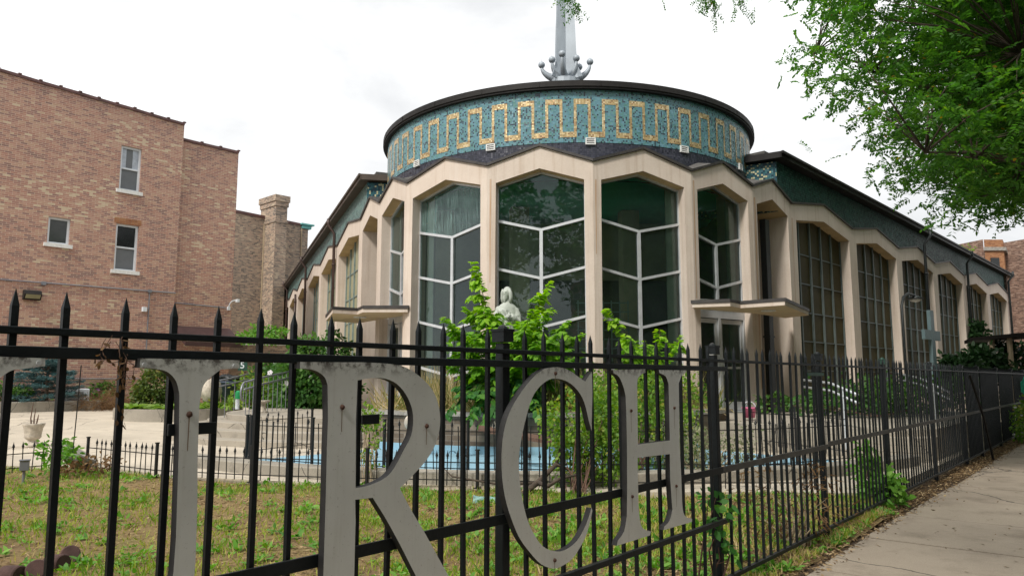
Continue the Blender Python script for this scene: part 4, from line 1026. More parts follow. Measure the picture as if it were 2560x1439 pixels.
# R
r_out = P_([(750, 904), (855, 905)]) + cat(P_([(905, 905), (965, 908), (1006, 915), (1036, 930), (1069, 959), (1089, 989), (1100, 1033), (1098, 1077), (1085, 1118), (1063, 1153), (1036, 1183), (1000, 1219)]))
r_out += cat(P_([(1003, 1226), (1030, 1277), (1065, 1336), (1122, 1439), (1152, 1480), (1184, 1494)]))
zb = L2(1184, 1500)[1]
r_out += [(L2(1186, 1500)[0], .512)]
r_out += [(L2(1088, 1500)[0], .512)] + cat(P_([(1040, 1439), (1000, 1360), (966, 1298), (940, 1256)]))
r_out += cat(P_([(932, 1243), (888, 1248)])) + P_([(889, 1300)])
sR = L2(889, 1300)[0]; sL = L2(814, 1240)[0]
r_out += cat([(sR, .62), (sR + .01, .565), (sR + .04, .538), (sR + .085, .53)]) + [(sR + .085, .512), (sL - .085, .512)] + cat([(sL - .085, .53), (sL - .04, .538), (sL - .01, .565), (sL, .62)])
r_out += P_([(814.5, 1240), (817, 1126), (820, 1044)]) + cat(P_([(819, 962), (812, 943), (795, 929), (773, 922), (750, 921)]))
r_in = P_([(894, 950)]) + cat(P_([(915, 946), (937, 944), (965, 946), (992, 959), (1014, 984), (1029, 1017), (1033, 1050), (1028, 1088), (1011, 1121), (987, 1166), (965, 1192), (926, 1211), (889, 1219)])) + P_([(890, 1044)])
letter('letter', 'flat grey metal letter R between the letters U and C', r_out, r_in, [(855, 1017), (1066, 1064)])
# C
c_out = cat(P_([(1361, 921), (1395, 917), (1423, 925), (1447, 942), (1463, 953)])) + cat(P_([(1473, 937), (1480, 928)]))
c_out += P_([(1481, 982), (1479, 1076)]) + cat(P_([(1472, 1051), (1461, 1006), (1444, 975), (1420, 954), (1395, 946), (1371, 949), (1343, 973), (1326, 1006), (1309, 1069), (1300, 1120), (1297, 1160), (1302, 1222), (1316, 1290), (1335, 1334), (1357, 1364), (1384, 1376), (1411, 1374), (1442, 1351), (1465, 1310), (1479, 1268)]))
c_out += cat(P_([(1481, 1276), (1469, 1327), (1452, 1364), (1431, 1395), (1408, 1412), (1384, 1420), (1353, 1409), (1326, 1381), (1299, 1344), (1279, 1297), (1262, 1239), (1254, 1171), (1256, 1103), (1268, 1045), (1289, 1001), (1316, 962), (1340, 935)]))
letter('letter', 'curved grey metal letter C in front of a fence post', c_out, None, [(1388, 933), (1386, 1399)])
# H
h_out = P_([(1532, 924), (1613, 922), (1614, 930)]) + cat(P_([(1606, 934), (1595, 945), (1593, 965)])) + P_([(1595, 1110), (1674.5, 1100), (1674.5, 1089), (1671.5, 961)]) + cat(P_([(1671, 958), (1664, 940), (1649, 932)])) + P_([(1647, 924), (1716, 925), (1716, 929)]) + cat(P_([(1704, 938), (1697, 957)]))
h_out += P_([(1699, 1110), (1703, 1188)]) + cat(P_([(1705, 1240), (1707, 1273), (1714, 1290), (1730, 1295)])) + P_([(1730, 1303), (1659, 1324)]) + cat(P_([(1661, 1314), (1674, 1300), (1681, 1273)])) + P_([(1675.5, 1195), (1674.5, 1134), (1594, 1143)]) + cat(P_([(1596, 1256), (1600, 1300), (1608, 1320), (1627, 1327)])) + P_([(1625, 1337), (1542, 1363)]) + cat(P_([(1544, 1351), (1560, 1327), (1567, 1290)])) + P_([(1568, 1222), (1567.5, 1120), (1566, 1040)]) + cat(P_([(1564, 990), (1559, 968), (1548, 942), (1534, 932)]))
letter('letter', 'grey metal letter H with four rusty bolts beside the corner of the fence', h_out, None, [(1577, 1026), (1580, 1240), (1685, 1019), (1690, 1214)])
# U (its left half and its foot run out of the picture)
u_r = [L2(351, 895), L2(599, 900), L2(599, 920)] + cat(P_([(552, 923), (525, 944), (509, 962), (503, 985), (498, 1018)]))
s1 = L2(492.7, 1290)[0]; s0 = L2(443, 1256)[0]; wst = s1 - s0
sLs = L2(113, 904)[0] - (L2(599, 910)[0] - L2(503, 985)[0]) - .012
dx = L2(599, 910)[0] - L2(113, 904)[0]
u_out = u_r + cat([L2(494, 1154), L2(492.7, 1290), (s1, .86), (s1 - .02, .74), (s1 - .1, .62), (s1 - .22, .545), ((s0 + sLs) / 2, .53), (sLs - wst + .22, .545), (sLs - wst + .1, .62), (sLs + .02 - wst, .74), (sLs - wst, .9)])
zt0, zt1 = L2(351, 895)[1], L2(599, 920)[1]
u_out += [(sLs - wst, 1.36), ] + cat([(sLs - wst, 1.4), (sLs - wst - .015, 1.44), (sLs - wst - .06, zt1)]) + [(sLs - wst - .06, zt0), L2(113, 895), L2(113, 914)] + cat(P_([(113, 914.5), (60, 921), (38, 923), (22, 929), (10, 937), (0, 944)])) 
u_out += [(sLs, 1.36), (sLs, .95)] + cat([(sLs, .9), (sLs + .02, .78), (sLs + .08, .68), ((sLs + s0) / 2, .63), (s0 - .08, .68), (s0 - .02, .78), (s0, .9)]) + P_([(440, 1341), (447, 1120), (448.5, 990)]) + cat(P_([(448, 982), (441, 954), (424, 933), (400, 923), (349, 918)]))
letter('letter', 'grey metal letter U running off the left edge of the picture', u_out, None, [(473, 1035)], [(361, 911), (586, 914), (97, 907)])

# ------------------------------------------------------------------ pool, planter, steps
PC = Vector((.6, 17.4, 0))
def pc(r_, deg, z): return Vector((PC.x + r_ * math.sin(R(deg)), PC.y - r_ * math.cos(R(deg)), z))
def ring(b, r0, r1, a0, a1, z0, z1, n=40):
    A = [a0 + (a1 - a0) * k / n for k in range(n + 1)]
    for x, y in zip(A[:-1], A[1:]):
        q = [pc(r0, x, z1), pc(r0, y, z1), pc(r1, y, z1), pc(r1, x, z1)]
        ul = lambda r_, a: R(a) * r_
        b.add([q[0], q[1], q[2], q[3], pc(r0, x, z0), pc(r0, y, z0), pc(r1, y, z0), pc(r1, x, z0)],
              [(3, 2, 1, 0), (7, 6, 2, 3), (4, 0, 1, 5)],
              [[(v.x, v.y) for v in (q[3], q[2], q[1], q[0])], [(ul(r1, x), z0), (ul(r1, y), z0), (ul(r1, y), z1), (ul(r1, x), z1)], [(ul(r0, x), z0), (ul(r0, x), z1), (ul(r0, y), z1), (ul(r0, y), z0)]])
    for a in (a0, a1):
        b.add([pc(r0, a, z0), pc(r1, a, z0), pc(r1, a, z1), pc(r0, a, z1)], [(0, 1, 2, 3)])
    return b
pool = thing('pool', 'empty crescent pool painted light blue behind a low concrete rim', 'pool', pc(7.4, 0, .15))
b = MB(); ring(b, 4.5, 7.9, -41, 39, .1, .172); b.build('pool_floor', M['blue_paint'], pool)
b = MB(); ring(b, 7.85, 8.17, -46, 43, .1, .30); b.build('pool_rim', M['curb_conc'], pool, bevel=.012)
b = MB(); ring(b, 4.6, 4.64, -41, 39, .15, .3); b.build('pool_wall', M['blue_paint'], pool)
plant = thing('brick_planter', 'curved brown brick planter with a stone cap below the big windows', 'planter', pc(4.5, 0, .15))
b = MB(); ring(b, 4.3, 4.6, -47.6, 51.5, .12, .8, 60)
for a, q in ((-47.6, Vector((-2.5, 17.9, 0))), (51.5, Vector((4.15, 16.9, 0)))):
    p = pc(4.45, a, .12); q = Vector((q.x, q.y, .12)); e = (q - p).normalized().cross(Vector((0, 0, 1))) * .14
    b.box(p - e, q - p, e * 2, (0, 0, .679))
b.build('brick_wall', M['brick_planter'], plant)
b = MB(); ring(b, 4.24, 4.67, -48.2, 52.1, .8, .875, 60); b.build('stone_cap', M['stone_grey'], plant)
b = MB(); pts = [pc(4.3, -47 + 98 * k / 30, .78) for k in range(31)] + [Vector((4.1, 16.8, .82)), Vector((1.82, 16.0, .85)), Vector((-.5, 16.4, .85)), Vector((-2.4, 17.7, .82))]
b.add(pts, [tuple(range(len(pts)))[::-1]]); so_ = b.build('soil', M['soil_dirt'], plant)
if so_.data.polygons[0].normal.z < 0: so_.data.flip_normals()
def steps(center, radii, zs, ang0, ang1, clips, name):
    for r0, z in zip(radii, zs):
        pts = [center]
        for k in range(49):
            a = R(ang0 + (ang1 - ang0) * k / 48); d = Vector((math.sin(a), -math.cos(a), 0)); r_ = r0
            for (q, nn) in clips:          # stay on the side nn points to
                den = d.dot(nn)
                if den < -1e-6: r_ = min(r_, max(.05, (q - center).dot(nn) / den))
            pts.append(center + d * r_)
        b = MB(); b.prism([Vector((p.x, p.y, z)) for p in pts], (0, 0, -.14)); o = b.build(name, M['step_conc'], bevel=.01); tag(o, kind='structure')
rayL = pc(1, -47.5, 0) - PC; rayR = pc(1, 52, 0) - PC
steps(Vector((-3.4, 19.0, 0)), [4.9, 4.45, 4.0, 3.6], [.27, .4, .52, .65], -120, 75, [(PC, Vector((rayL.y, -rayL.x, 0)) * (1 if Vector((rayL.y, -rayL.x, 0)).dot(Vector((-4, 1.6, 0))) > 0 else -1))], 'steps')
fnin = -FN
rayRR = pc(1, 45, 0) - PC
nR_ = Vector((-rayRR.y, rayRR.x, 0)); nR_ = nR_ if nR_.dot(Vector((4.6, .3, 0))) > 0 else -nR_
steps(Vector((5.2, 17.7, 0)), [7.9, 7.1, 6.65, 6.2, 5.8], [.2, .31, .42, .535, .65], -60, 100, [(PC, nR_), (FP(0, -.25), fnin)], 'steps')

# ------------------------------------------------------------------ low decorative fences
def spear_mesh(h, m, r=.007, spear=True):
    b = MB(); b.tube([(0, 0, 0), (0, 0, h - .09)], r, 5)
    if spear:
        b.lathe([(r, h - .1), (r * 2, h - .095), (r * 1.2, h - .085), (r * 2.6, h - .065), (r * 1.2, h - .03), (.002, h - .012), (r * .9, h - .006), (.001, h)], (0, 0, 0), 6)
    else: b.lathe([(r, h - .09), (r * 1.5, h - .085), (.002, h - .075)], (0, 0, 0), 6)
    return b.mesh('picket', m)
sp1 = spear_mesh(.42, M['iron_black']); sp2 = spear_mesh(.70, M['iron_black'], .0075); sp3 = spear_mesh(.70, M['iron_black'], .0075, False)
def low_fence(label, path, z, h, gap, meshes, rails, closed=False):
    t = thing('low_fence', label, 'fence', (path[0][0], path[0][1], z), 'low iron fences round the pool')
    rb = MB()
    idx = 0
    for i, (a, c) in enumerate(zip(path[:-1], path[1:])):
        a, c = Vector((a[0], a[1], z)), Vector((c[0], c[1], z)); L = (c - a).length; n = max(2, round(L / gap)); d = (c - a).normalized(); az = math.degrees(math.atan2(d.x, d.y))
        for zr in rails: rb.box(a + Vector((0, 0, zr)) - d.cross(Vector((0, 0, 1))) * .006, c - a, d.cross(Vector((0, 0, 1))) * .012, (0, 0, .012))
        for k in range(1, n):
            if rnd.random() < .05: continue
            o = place('picket', meshes[idx % len(meshes)], t, a + (c - a) * (k / n) + Vector((0, 0, .03)), rnd.random()); idx += 1
            o.rotation_euler.x = rnd.uniform(-.03, .03); o.rotation_euler.y = rnd.uniform(-.03, .03)
    rb.build('rails', M['iron_black'], t)
    for p in path:
        b = MB(); b.cbox((p[0], p[1], z + h / 2), .032, .032, h, 30); b.cbox((p[0], p[1], z + h + .008), .044, .044, .016, 30); b.cbox((p[0], p[1], z + .006), .07, .07, .012, 30)
        b.build('post', M['iron_black'], t)
low_fence('short leaning low black iron fence beside the stone urn', [(-7.15, 10.0), (-6.55, 10.95)], .13, .42, .125, [sp1], (.09, .28))
low_fence('low black iron spear fence along the back edge of the grass', [(-6.3, 11.2), (-4.8, 10.2), (-3.35, 9.72), (-1.8, 9.4), (-.42, 9.2), (.95, 9.02), (2.4, 9.0), (3.6, 9.0)], .13, .45, .128, [sp1], (.09, .3))
arc = [pc(7.55, a, 0) for a in (-37, -27, -18, -9, 0, 9, 18, 27, 36)]
low_fence('knee high black iron fence standing inside the blue pool rim', [(p.x, p.y) for p in arc], .17, .72, .118, [sp2, sp3], (.1, .58))
low_fence('knee high black iron fence across the left end of the pool', [(-4.05, 11.5), (-4.25, 12.5), (-3.65, 13.7)], .17, .72, .118, [sp2, sp3], (.1, .58))
low_fence('knee high black iron fence across the right end of the pool', [(5.1, 11.45), (4.75, 12.6), (4.4, 13.9)], .25, .72, .118, [sp2, sp3], (.1, .58))

# ------------------------------------------------------------------ handrails
def handrail(label, pts, base, r=.021, lower=.13, m='conduit', loop=None):
    t = thing('handrail', label, 'handrail', pts[0], 'pipe handrails at the church steps')
    b = MB(); b.tube(pts, r, 8); b.build('rail', M[m], t, True)
    b = MB(); b.tube([p + Vector((0, 0, -lower)) for p in pts], r * .9, 8); b.build('rail', M[m], t, True)
    if loop: 
        c, rad, d = loop; b = MB(); b.tube([c + Vector((0, 0, 1)) * rad * math.cos(x) - d * rad * math.sin(x) for x in [math.pi * k / 10 for k in range(11)]], r, 8); b.build('rail_loop', M[m], t, True)
    n = base[1]
    for k in range(n):
        f_ = (k + .5) / n * (len(pts) - 1); i = min(int(f_), len(pts) - 2); p = pts[i].lerp(pts[i + 1], f_ - i)
        bb = MB(); bb.tube([p, Vector((p.x, p.y, base[0]))], .009 if n > 3 else .018, 6); bb.build('baluster', M[m], t)
p1, p2, p3 = UY(612, 955, 16.6), UY(660, 942, 17.8), UY(722, 929, 19.6)
handrail('grey pipe handrail with a looped end on the ramp beside the left steps', [p1, p2, p3], (.3, 11), .024, .16, 'conduit', (p1 + Vector((0, 0, -.2)), .2, (p2 - p1).normalized()))
handrail('plain grey pipe handrail behind the looped one on the ramp', [UY(530, 955, 17.2), UY(576, 945, 18.4), UY(622, 934, 19.8)], (.2, 4), .02, .14, 'conduit')
handrail('bright metal handrail on the right steps nearer the street fence', [UY(2006, 949, 14.2), UY(2075, 957, 13.0), UY(2144, 986, 11.8)], (.3, 2), .022, .13, 'aluminium')
handrail('bright metal handrail on the right steps farther along the wing', [UY(2233, 931, 17.0), UY(2300, 945, 15.6), UY(2373, 980, 14.0)], (.3, 2), .022, .13, 'aluminium')

# ------------------------------------------------------------------ statue
sp_ = UY(1268, 946, 14.3); SX, SY = sp_.x, 14.3
b = MB(); sc = .93
secs = [(0.0, .26, .22), (.15, .25, .21), (.5, .22, .18), (.9, .205, .165), (1.15, .215, .16), (1.3, .235, .15), (1.4, .225, .135), (1.46, .16, .115), (1.50, .085, .085), (1.56, .062, .066), (1.6, .06, .065)]
vs = []; n = 28
for z, rx, ry in secs:
    for k in range(n):
        a = 2 * math.pi * k / n; fold = 1 + (.07 * math.sin(a * 7 + z * 1.5) if z < 1.1 else .015 * math.sin(a * 6))
        vs.append(Vector((SX, SY, 1.52)) + Vector((rx * .88 * fold * math.cos(a), ry * .9 * fold * math.sin(a), z)) * sc)
fs = [(i * n + k, i * n + (k + 1) % n, (i + 1) * n + (k + 1) % n, (i + 1) * n + k) for i in range(len(secs) - 1) for k in range(n)]
b.add(vs, fs + [tuple(range(n))[::-1], tuple(range((len(secs) - 1) * n, len(secs) * n))])
def sv(x, y, z): return Vector((SX, SY, 1.52)) + Vector((x, y, z)) * sc
hd = sv(-.012, -.02, 1.70); fdir = Vector((-.55, -.8, -.16)).normalized(); fs_ = Vector((0, 0, 1)).cross(fdir).normalized()
b.ball(hd, .098 * sc, 16, (.82, .95, 1.22))
b.tube([sv(0, 0, 1.5), sv(-.008, -.012, 1.64)], .058 * sc, 10)
# brow, nose, mouth, beard, cheeks
b.tube([hd + fdir * .085 * sc + Vector((0, 0, .03 * sc)), hd + fdir * .112 * sc + Vector((0, 0, -.02 * sc)), hd + fdir * .09 * sc + Vector((0, 0, -.03 * sc))], [.01 * sc, .017 * sc, .014 * sc], 6)
b.tube([hd + fdir * .088 * sc + fs_ * .05 * sc + Vector((0, 0, .03 * sc)), hd + fdir * .096 * sc + Vector((0, 0, .034 * sc)), hd + fdir * .088 * sc - fs_ * .05 * sc + Vector((0, 0, .03 * sc))], .013 * sc, 6)
b.ball(hd + fdir * .062 * sc + Vector((0, 0, -.105 * sc)), .05 * sc, 10, (1, .9, 1.15)); b.ball(hd + fdir * .075 * sc + Vector((0, 0, -.155 * sc)), .028 * sc, 8, (1, .8, 1.3))
b.tube([hd + fdir * .094 * sc + fs_ * .03 * sc + Vector((0, 0, -.06 * sc)), hd + fdir * .1 * sc + Vector((0, 0, -.055 * sc)), hd + fdir * .094 * sc - fs_ * .03 * sc + Vector((0, 0, -.06 * sc))], .012 * sc, 6)
# arms under wide sleeves, hands on the chest
for s_, he in ((-1, sv(-.02, -.2, 1.17)), (1, sv(.05, -.19, 1.24))):
    sh_ = sv(.165 * s_, 0, 1.36); el = sv(.23 * s_, -.06, 1.06)
    b.tube([sh_, sh_.lerp(el, .5) + Vector((.02 * s_, 0, 0)), el, el.lerp(he, .55), he.lerp(el, .18)], [.075 * sc, .075 * sc, .078 * sc, .075 * sc, .056 * sc], 10)
    dr = (he - el).normalized(); up_ = Vector((0, 0, 1))
    b.ball(he + dr * .03 * sc, .042 * sc, 8, (1.1, .6, 1))
    for k in range(4): 
        st_ = he + dr * .055 * sc + up_ * (.03 - .02 * k) * sc; ln = (.07, .08, .075, .06)[k] * sc
        b.tube([st_, st_ + dr * ln * .55 + Vector((0, -.008, .01)), st_ + dr * ln + Vector((0, .004, .0))], [.0105 * sc, .0095 * sc, .007 * sc], 6)
    b.tube([he + up_ * .03 * sc, he + up_ * .065 * sc + dr * .03 * sc, he + up_ * .075 * sc + dr * .055 * sc], [.012 * sc, .0105 * sc, .008 * sc], 6)
# mantle over the shoulder
b.tube([sv(-.2, .02, 1.38), sv(-.12, -.13, 1.3), sv(.0, -.16, 1.0), sv(.14, -.15, .7)], [.06 * sc, .055 * sc, .06 * sc, .05 * sc], 8)
stat = thing('statue', 'white stone statue of a bearded robed man with hands on his chest', 'statue', (SX, SY, 1.52))
so = b.build('figure', M['marble'], stat, True)
rm = so.modifiers.new('fuse', 'REMESH'); rm.mode = 'VOXEL'; rm.voxel_size = .014; rm.use_smooth_shade = True
hb = MB()
hb.ball(hd + Vector((0, 0, .018 * sc)) - fdir * .024 * sc, .103 * sc, 18, (.9, 1.0, 1.12))
for s_ in (-1, 1):
    hb.tube([hd + fs_ * s_ * .07 * sc + Vector((0, 0, .08 * sc)) + fdir * .03 * sc, hd + fs_ * s_ * .1 * sc + fdir * .01 * sc, hd + fs_ * s_ * .105 * sc - Vector((0, 0, .1 * sc)), hd + fs_ * s_ * .1 * sc - Vector((0, 0, .2 * sc)) + fdir * .01], [.03 * sc, .042 * sc, .045 * sc, .025 * sc], 8)
hb.tube([hd - fdir * .08 * sc, hd - fdir * .1 * sc - Vector((0, 0, .12 * sc)), hd - fdir * .09 * sc - Vector((0, 0, .22 * sc))], [.08 * sc, .08 * sc, .05 * sc], 8)
# cut the hair mass away from the face: carve by removing faces in front
ho = hb.build('hair', M['marble'], stat, True)
import bmesh
bm = bmesh.new(); bm.from_mesh(ho.data)
kill = [f for f in bm.faces if (f.calc_center_median() - hd).dot(fdir) > .055 * sc and abs((f.calc_center_median() - hd).dot(fs_)) < .066 * sc and (f.calc_center_median() - hd).z < .075 * sc]
bmesh.ops.delete(bm, geom=kill, context='FACES'); bm.to_mesh(ho.data); bm.free()
b = MB(); b.lathe([(.4, -.5), (.4, .67), (.37, .72)], (SX, SY, .8), 20); b.build('base', M['stone_grey'], stat)

# ------------------------------------------------------------------ small things in the yard
def single(b, name, m, label, cat, group=None, smooth=False, bevel=0):
    o = b.build(name, m, None, smooth, bevel); return tag(o, label, cat, group)
u = UZ(80, 1117, PZ)
t = thing('stone_urn', 'pale stone urn with dead stalks standing on the plaza', 'urn', u)
b = MB(); b.lathe([(.15, 0), (.15, .05), (.12, .07), (.085, .1), (.08, .13), (.12, .16), (.145, .19), (.14, .22), (.145, .25), (.16, .36), (.19, .42), (.195, .45), (.17, .45), (.15, .4), (.02, .39)], u, 24); b.build('bowl', M['stone_urn'], t, True)
b = MB()
for k in range(3):
    a = k * 2.1; b.tube([u + Vector((.04 * math.cos(a), .04 * math.sin(a), .38)), u + Vector((.07 * math.cos(a), .06 * math.sin(a), .55)), u + Vector((.06 * math.cos(a) + .02, .05 * math.sin(a), .62 + .12 * k))], [.016, .012, .004], 5)
b.build('dead_stalk', M['twig'], t)
u = UZ(177, 1166, PZ)
t = thing('broken_planter', 'tipped grey bowl planter with a thin black rod stuck in it', 'planter', u)
b = MB(); b.lathe([(.1, .02), (.2, .1), (.27, .24), (.24, .24), (.17, .12), (.02, .1)], (0, 0, 0), 22)
bo = b.build('bowl', M['stone_grey'], t, True); me = bo.data; me.transform(Matrix.Translation(u) @ Matrix.Rotation(R(28), 4, 'Y') @ Matrix.Rotation(R(-12), 4, 'X'))
b = MB(); b.tube([UZ(180, 1150, .3), UY(192, 1030, 10.7), UY(203, 912, 10.7)], .008, 5); b.build('rod', M['iron_black'], t)
q = UZ(58, 1205, .09)
t = thing('ground_light', 'small grey square box on a stake in the grass', 'garden light', q)
b = MB(); b.cbox(q + Vector((0, 0, .22)), .11, .08, .13, 60); b.cbox(q + Vector((0, 0, .29)), .13, .1, .015, 60); b.build('housing', M['conduit'], t, bevel=.004); b = MB(); b.tube([q - Vector((0, 0, .05)), q + Vector((0, 0, .16))], .018, 6); b.build('stake', M['conduit'], t)
# the left part of the plaza rises gently towards the brick house
def sst(t): t = max(0, min(1, t)); return t * t * (3 - 2 * t)
def plaza_z(x, y): return PZ + .004 + .24 * sst((y - 14.5) / 7.5) * sst((-6.9 - x) / 2.2)
b = MB(); gx, gy = 40, 40
b.add([(-30 + 23.2 * i / (gx - 1), 14.3 + 26 * j / (gy - 1), plaza_z(-30 + 23.2 * i / (gx - 1), 14.3 + 26 * j / (gy - 1))) for i in range(gx) for j in range(gy)], [(i * gy + j, (i + 1) * gy + j, (i + 1) * gy + j + 1, i * gy + j + 1) for i in range(gx - 1) for j in range(gy - 1)])
o = b.build('plaza_slope', M['plaza'], smooth=True); tag(o, kind='structure')
# raised beds along the brick house
b = MB(); bd2 = BP(-9, .3, 1.75); b.box(bd2, bd_ * 8.4, -bn * .22, (0, 0, .42)); so_ = single(b, 'garden_kerb', M['curb_conc'], 'low grey concrete kerb of the bed along the brick house', 'kerb', bevel=.02)
b = MB(); b.box(BP(-12, PZ - .1, 1.55), bd_ * 13.2, -bn * 1.5, (0, 0, .6)); o = b.build('bed_soil', M['soil_dirt']); tag(o, kind='structure')
# round concrete bed with hostas
hc = Vector((-9.35, 21.1, plaza_z(-9.35, 20)))
b = MB(); 
for k in range(48):
    a0, a1 = 2 * math.pi * k / 48, 2 * math.pi * (k + 1) / 48
    P = lambda r_, a, z: (hc.x + r_ * 1.05 * math.cos(a), hc.y + r_ * math.sin(a), z)
    b.add([P(1.6, a0, PZ - .05), P(1.6, a1, PZ - .05), P(1.6, a1, hc.z + .3), P(1.6, a0, hc.z + .3), P(1.42, a0, hc.z + .3), P(1.42, a1, hc.z + .3), P(1.42, a0, hc.z + .1), P(1.42, a1, hc.z + .1)], [(0, 1, 2, 3), (3, 2, 5, 4), (4, 5, 7, 6)])
single(b, 'round_bed', M['curb_conc'], 'round raised concrete bed full of light green hostas', 'garden bed')
b = MB(); b.lathe([(0.01, .22), (1.5, .22)], (hc.x, hc.y, hc.z), 40, False); o = b.build('bed_earth', M['soil_dirt']); tag(o, kind='structure')
q = UY(208, 992, 26.3); t = thing('air_conditioner', 'white boxy air conditioner standing against the brick house wall', 'air conditioner', q)
b = MB(); c0 = BP(-1.1, .42, .75); b.cbox(c0 + Vector((0, 0, .35)), .75, .4, .68, BAZ); b.build('housing', M['white_paint'], t, bevel=.02)
b = MB(); 
for k in range(12): b.box(c0 + bn * .203 + bd_ * -.32 + Vector((0, 0, .08 + k * .045)), bd_ * .5, bn * .012, (0, 0, .02))
b.build('grille', M['screen_grey'], t)
q = UZ(47, 1029, .39); b = MB(); b.lathe([(.2, 0), (.26, .42), (.28, .44), (.28, .48), (.24, .48), (.23, .4), (.02, .4)], q, 20); single(b, 'plant_pot', M['iron_black'], 'black round plant pot left of the black bag', 'plant pot', smooth=False)
# crumpled black bag
def blob(c, r, sc_, n=18, amp=.25, seed=1):
    b = MB(); b.ball(c, r, n, sc_); rr_ = random.Random(seed)
    ph_ = [rr_.uniform(0, 6.28) for _ in range(6)]
    for i, v in enumerate(b.v):
        d = Vector(v) - Vector(c); l = d.length or 1; u_ = d / l
        f_ = 1 + amp * (math.sin(u_.x * 9 + ph_[0]) * math.sin(u_.y * 8 + ph_[1]) + .6 * math.sin(u_.z * 14 + ph_[2]) * math.sin(u_.x * 15 + ph_[3]) + rr_.uniform(-.3, .3) * .6)
        b.v[i] = tuple(Vector(c) + d * f_)
    return b
q = UZ(118, 1027, .39); single(blob(q + Vector((0, 0, .1)), .4, (1.55, .7, .42), 20, .3, 3), 'rubbish_bag', M['black_metal'], 'crumpled black plastic bag lying by the garden kerb', 'bag', smooth=False)
q = UY(571, 1004, 22.0); q.z = max(q.z, .55)
t = thing('rubbish_bin', 'tall blue grey rubbish bin behind the ramp handrails', 'bin', q)
M['bin_blue'] = plain('bin_blue', (0.06, 0.085, 0.13), .55, 0, .15, 4)
b = MB(); b.lathe([(.2, 0), (.25, .55), (.27, .56), (.27, .6), (.25, .6)], q, 20); b.build('bin', M['bin_blue'], t, True)
bb = blob(q + Vector((-.06, 0, .66)), .28, (1.1, .9, .5), 16, .25, 9); bb.build('bin_bag', M['black_metal'], t)
q = UY(528, 1000, 21.0); single(blob(q + Vector((0, 0, .25)), .32, (.8, .8, 1.1), 18, .2, 5), 'boulder', M['stone_urn'], 'pale rough stone left of the blue grey bin', 'stone', smooth=True)
M['bucket_blue'] = plain('bucket_blue', (0.02, 0.1, 0.42), .4, 0, .1, 5)
M['bucket_pink'] = plain('bucket_pink', (0.62, 0.14, 0.28), .45, 0, .15, 5)
M['red_plastic'] = plain('red_plastic', (0.4, 0.03, 0.06), .5, 0, .15, 5)
M['green_plastic'] = plain('green_plastic', (0.02, 0.36, 0.12), .5, 0, .15, 5)
M['green_bag'] = plain('green_bag', (0.0, 0.33, 0.2), .5, 0, .25, 8)
q = UZ(596, 1048, .27); t = thing('bucket', 'blue bucket with a white rim on the lowest left step', 'bucket', q)
b = MB(); b.lathe([(.1, 0), (.125, .2)], q, 18); b.build('tub', M['bucket_blue'], t, True); b = MB(); b.lathe([(.125, .19), (.135, .19), (.135, .225), (.115, .225), (.11, .15)], q, 18, False); b.build('rim', M['white_paint'], t)
q = UY(593, 1022, 18.4); t = thing('bottle', 'green topped white spray bottle above the blue bucket', 'bottle', q)
b = MB(); b.lathe([(.05, 0), (.05, .25), (.03, .3)], q, 12); b.build('bottle_body', M['white_paint'], t); b = MB(); b.lathe([(.06, .25), (.06, .42), (.02, .45)], q, 12); b.build('cap', M['green_plastic'], t)
q = UZ(656, 1031, .65) ; b = MB(); b.lathe([(.12, 0), (.12, .03), (.08, .06), (.07, .2), (.1, .24), (.17, .26), (.17, .29), (.05, .28)], q, 18); single(b, 'bird_bath', M['stone_urn'], 'small pale stone pedestal bowl at the end of the ramp rail', 'bird bath')
q = UY(1874, 1046, 14.6); t = thing('bucket', 'pink bucket with a white handle at the right end of the brick planter', 'bucket', q)
b = MB(); b.lathe([(.1, 0), (.13, .17), (.145, .18), (.145, .2), (.12, .2), (.11, .1)], q + Vector((0, 0, .02)), 18); b.build('tub', M['bucket_pink'], t, True); b = MB(); b.tube([q + Vector((-.13 * math.cos(a), 0, .2 + .13 * math.sin(a))) for a in [math.pi * k / 8 for k in range(9)]], .01, 6); b.build('handle', M['white_paint'], t)
q = UY(1786, 1126, 12.3); b = MB(); b.lathe([(.07, 0), (.09, .3), (.06, .42)], q, 12); single(b, 'jerry_can', M['red_plastic'], 'dull red plastic can behind the grey green shrub', 'can')
q = UY(1025, 1058, 12.6); t = thing('garden_lantern', 'white globe garden lantern in front of the brick planter', 'lantern', q)
b = MB(); b.ball(q + Vector((0, 0, .02)), .1, 14, (1, 1, 1.25)); b.build('globe', M['stone_urn'], t, True); b = MB(); b.tube([(q.x, q.y, .17), q - Vector((0, 0, .08))], .02, 8); b.build('stem', M['iron_black'], t)
q = UY(1242, 1068, 12.55); t = thing('garden_lantern', 'cream globe garden lantern half hidden under the drooping branches', 'lantern', q)
b = MB(); b.ball(q, .09, 14, (.9, .9, 1.4)); b.build('globe', M['stone_urn'], t, True); b = MB(); b.tube([(q.x, q.y, .17), q - Vector((0, 0, .08))], .02, 8); b.build('stem', M['iron_black'], t)
q = at_u(V[5], V[6], .12, 1.62, .08); q = UY(1777, 890, 17.0)
t = thing('intercom_box', 'white intercom box on a post left of the right church door', 'intercom', q)
b = MB(); b.cbox(q, .16, .12, .42, 120); b.build('housing', M['white_worn'], t, bevel=.01); b = MB(); b.cbox((q.x, q.y, (q.z + .4) / 2), .05, .05, q.z - .5, 120); b.build('post', M['conduit'], t)
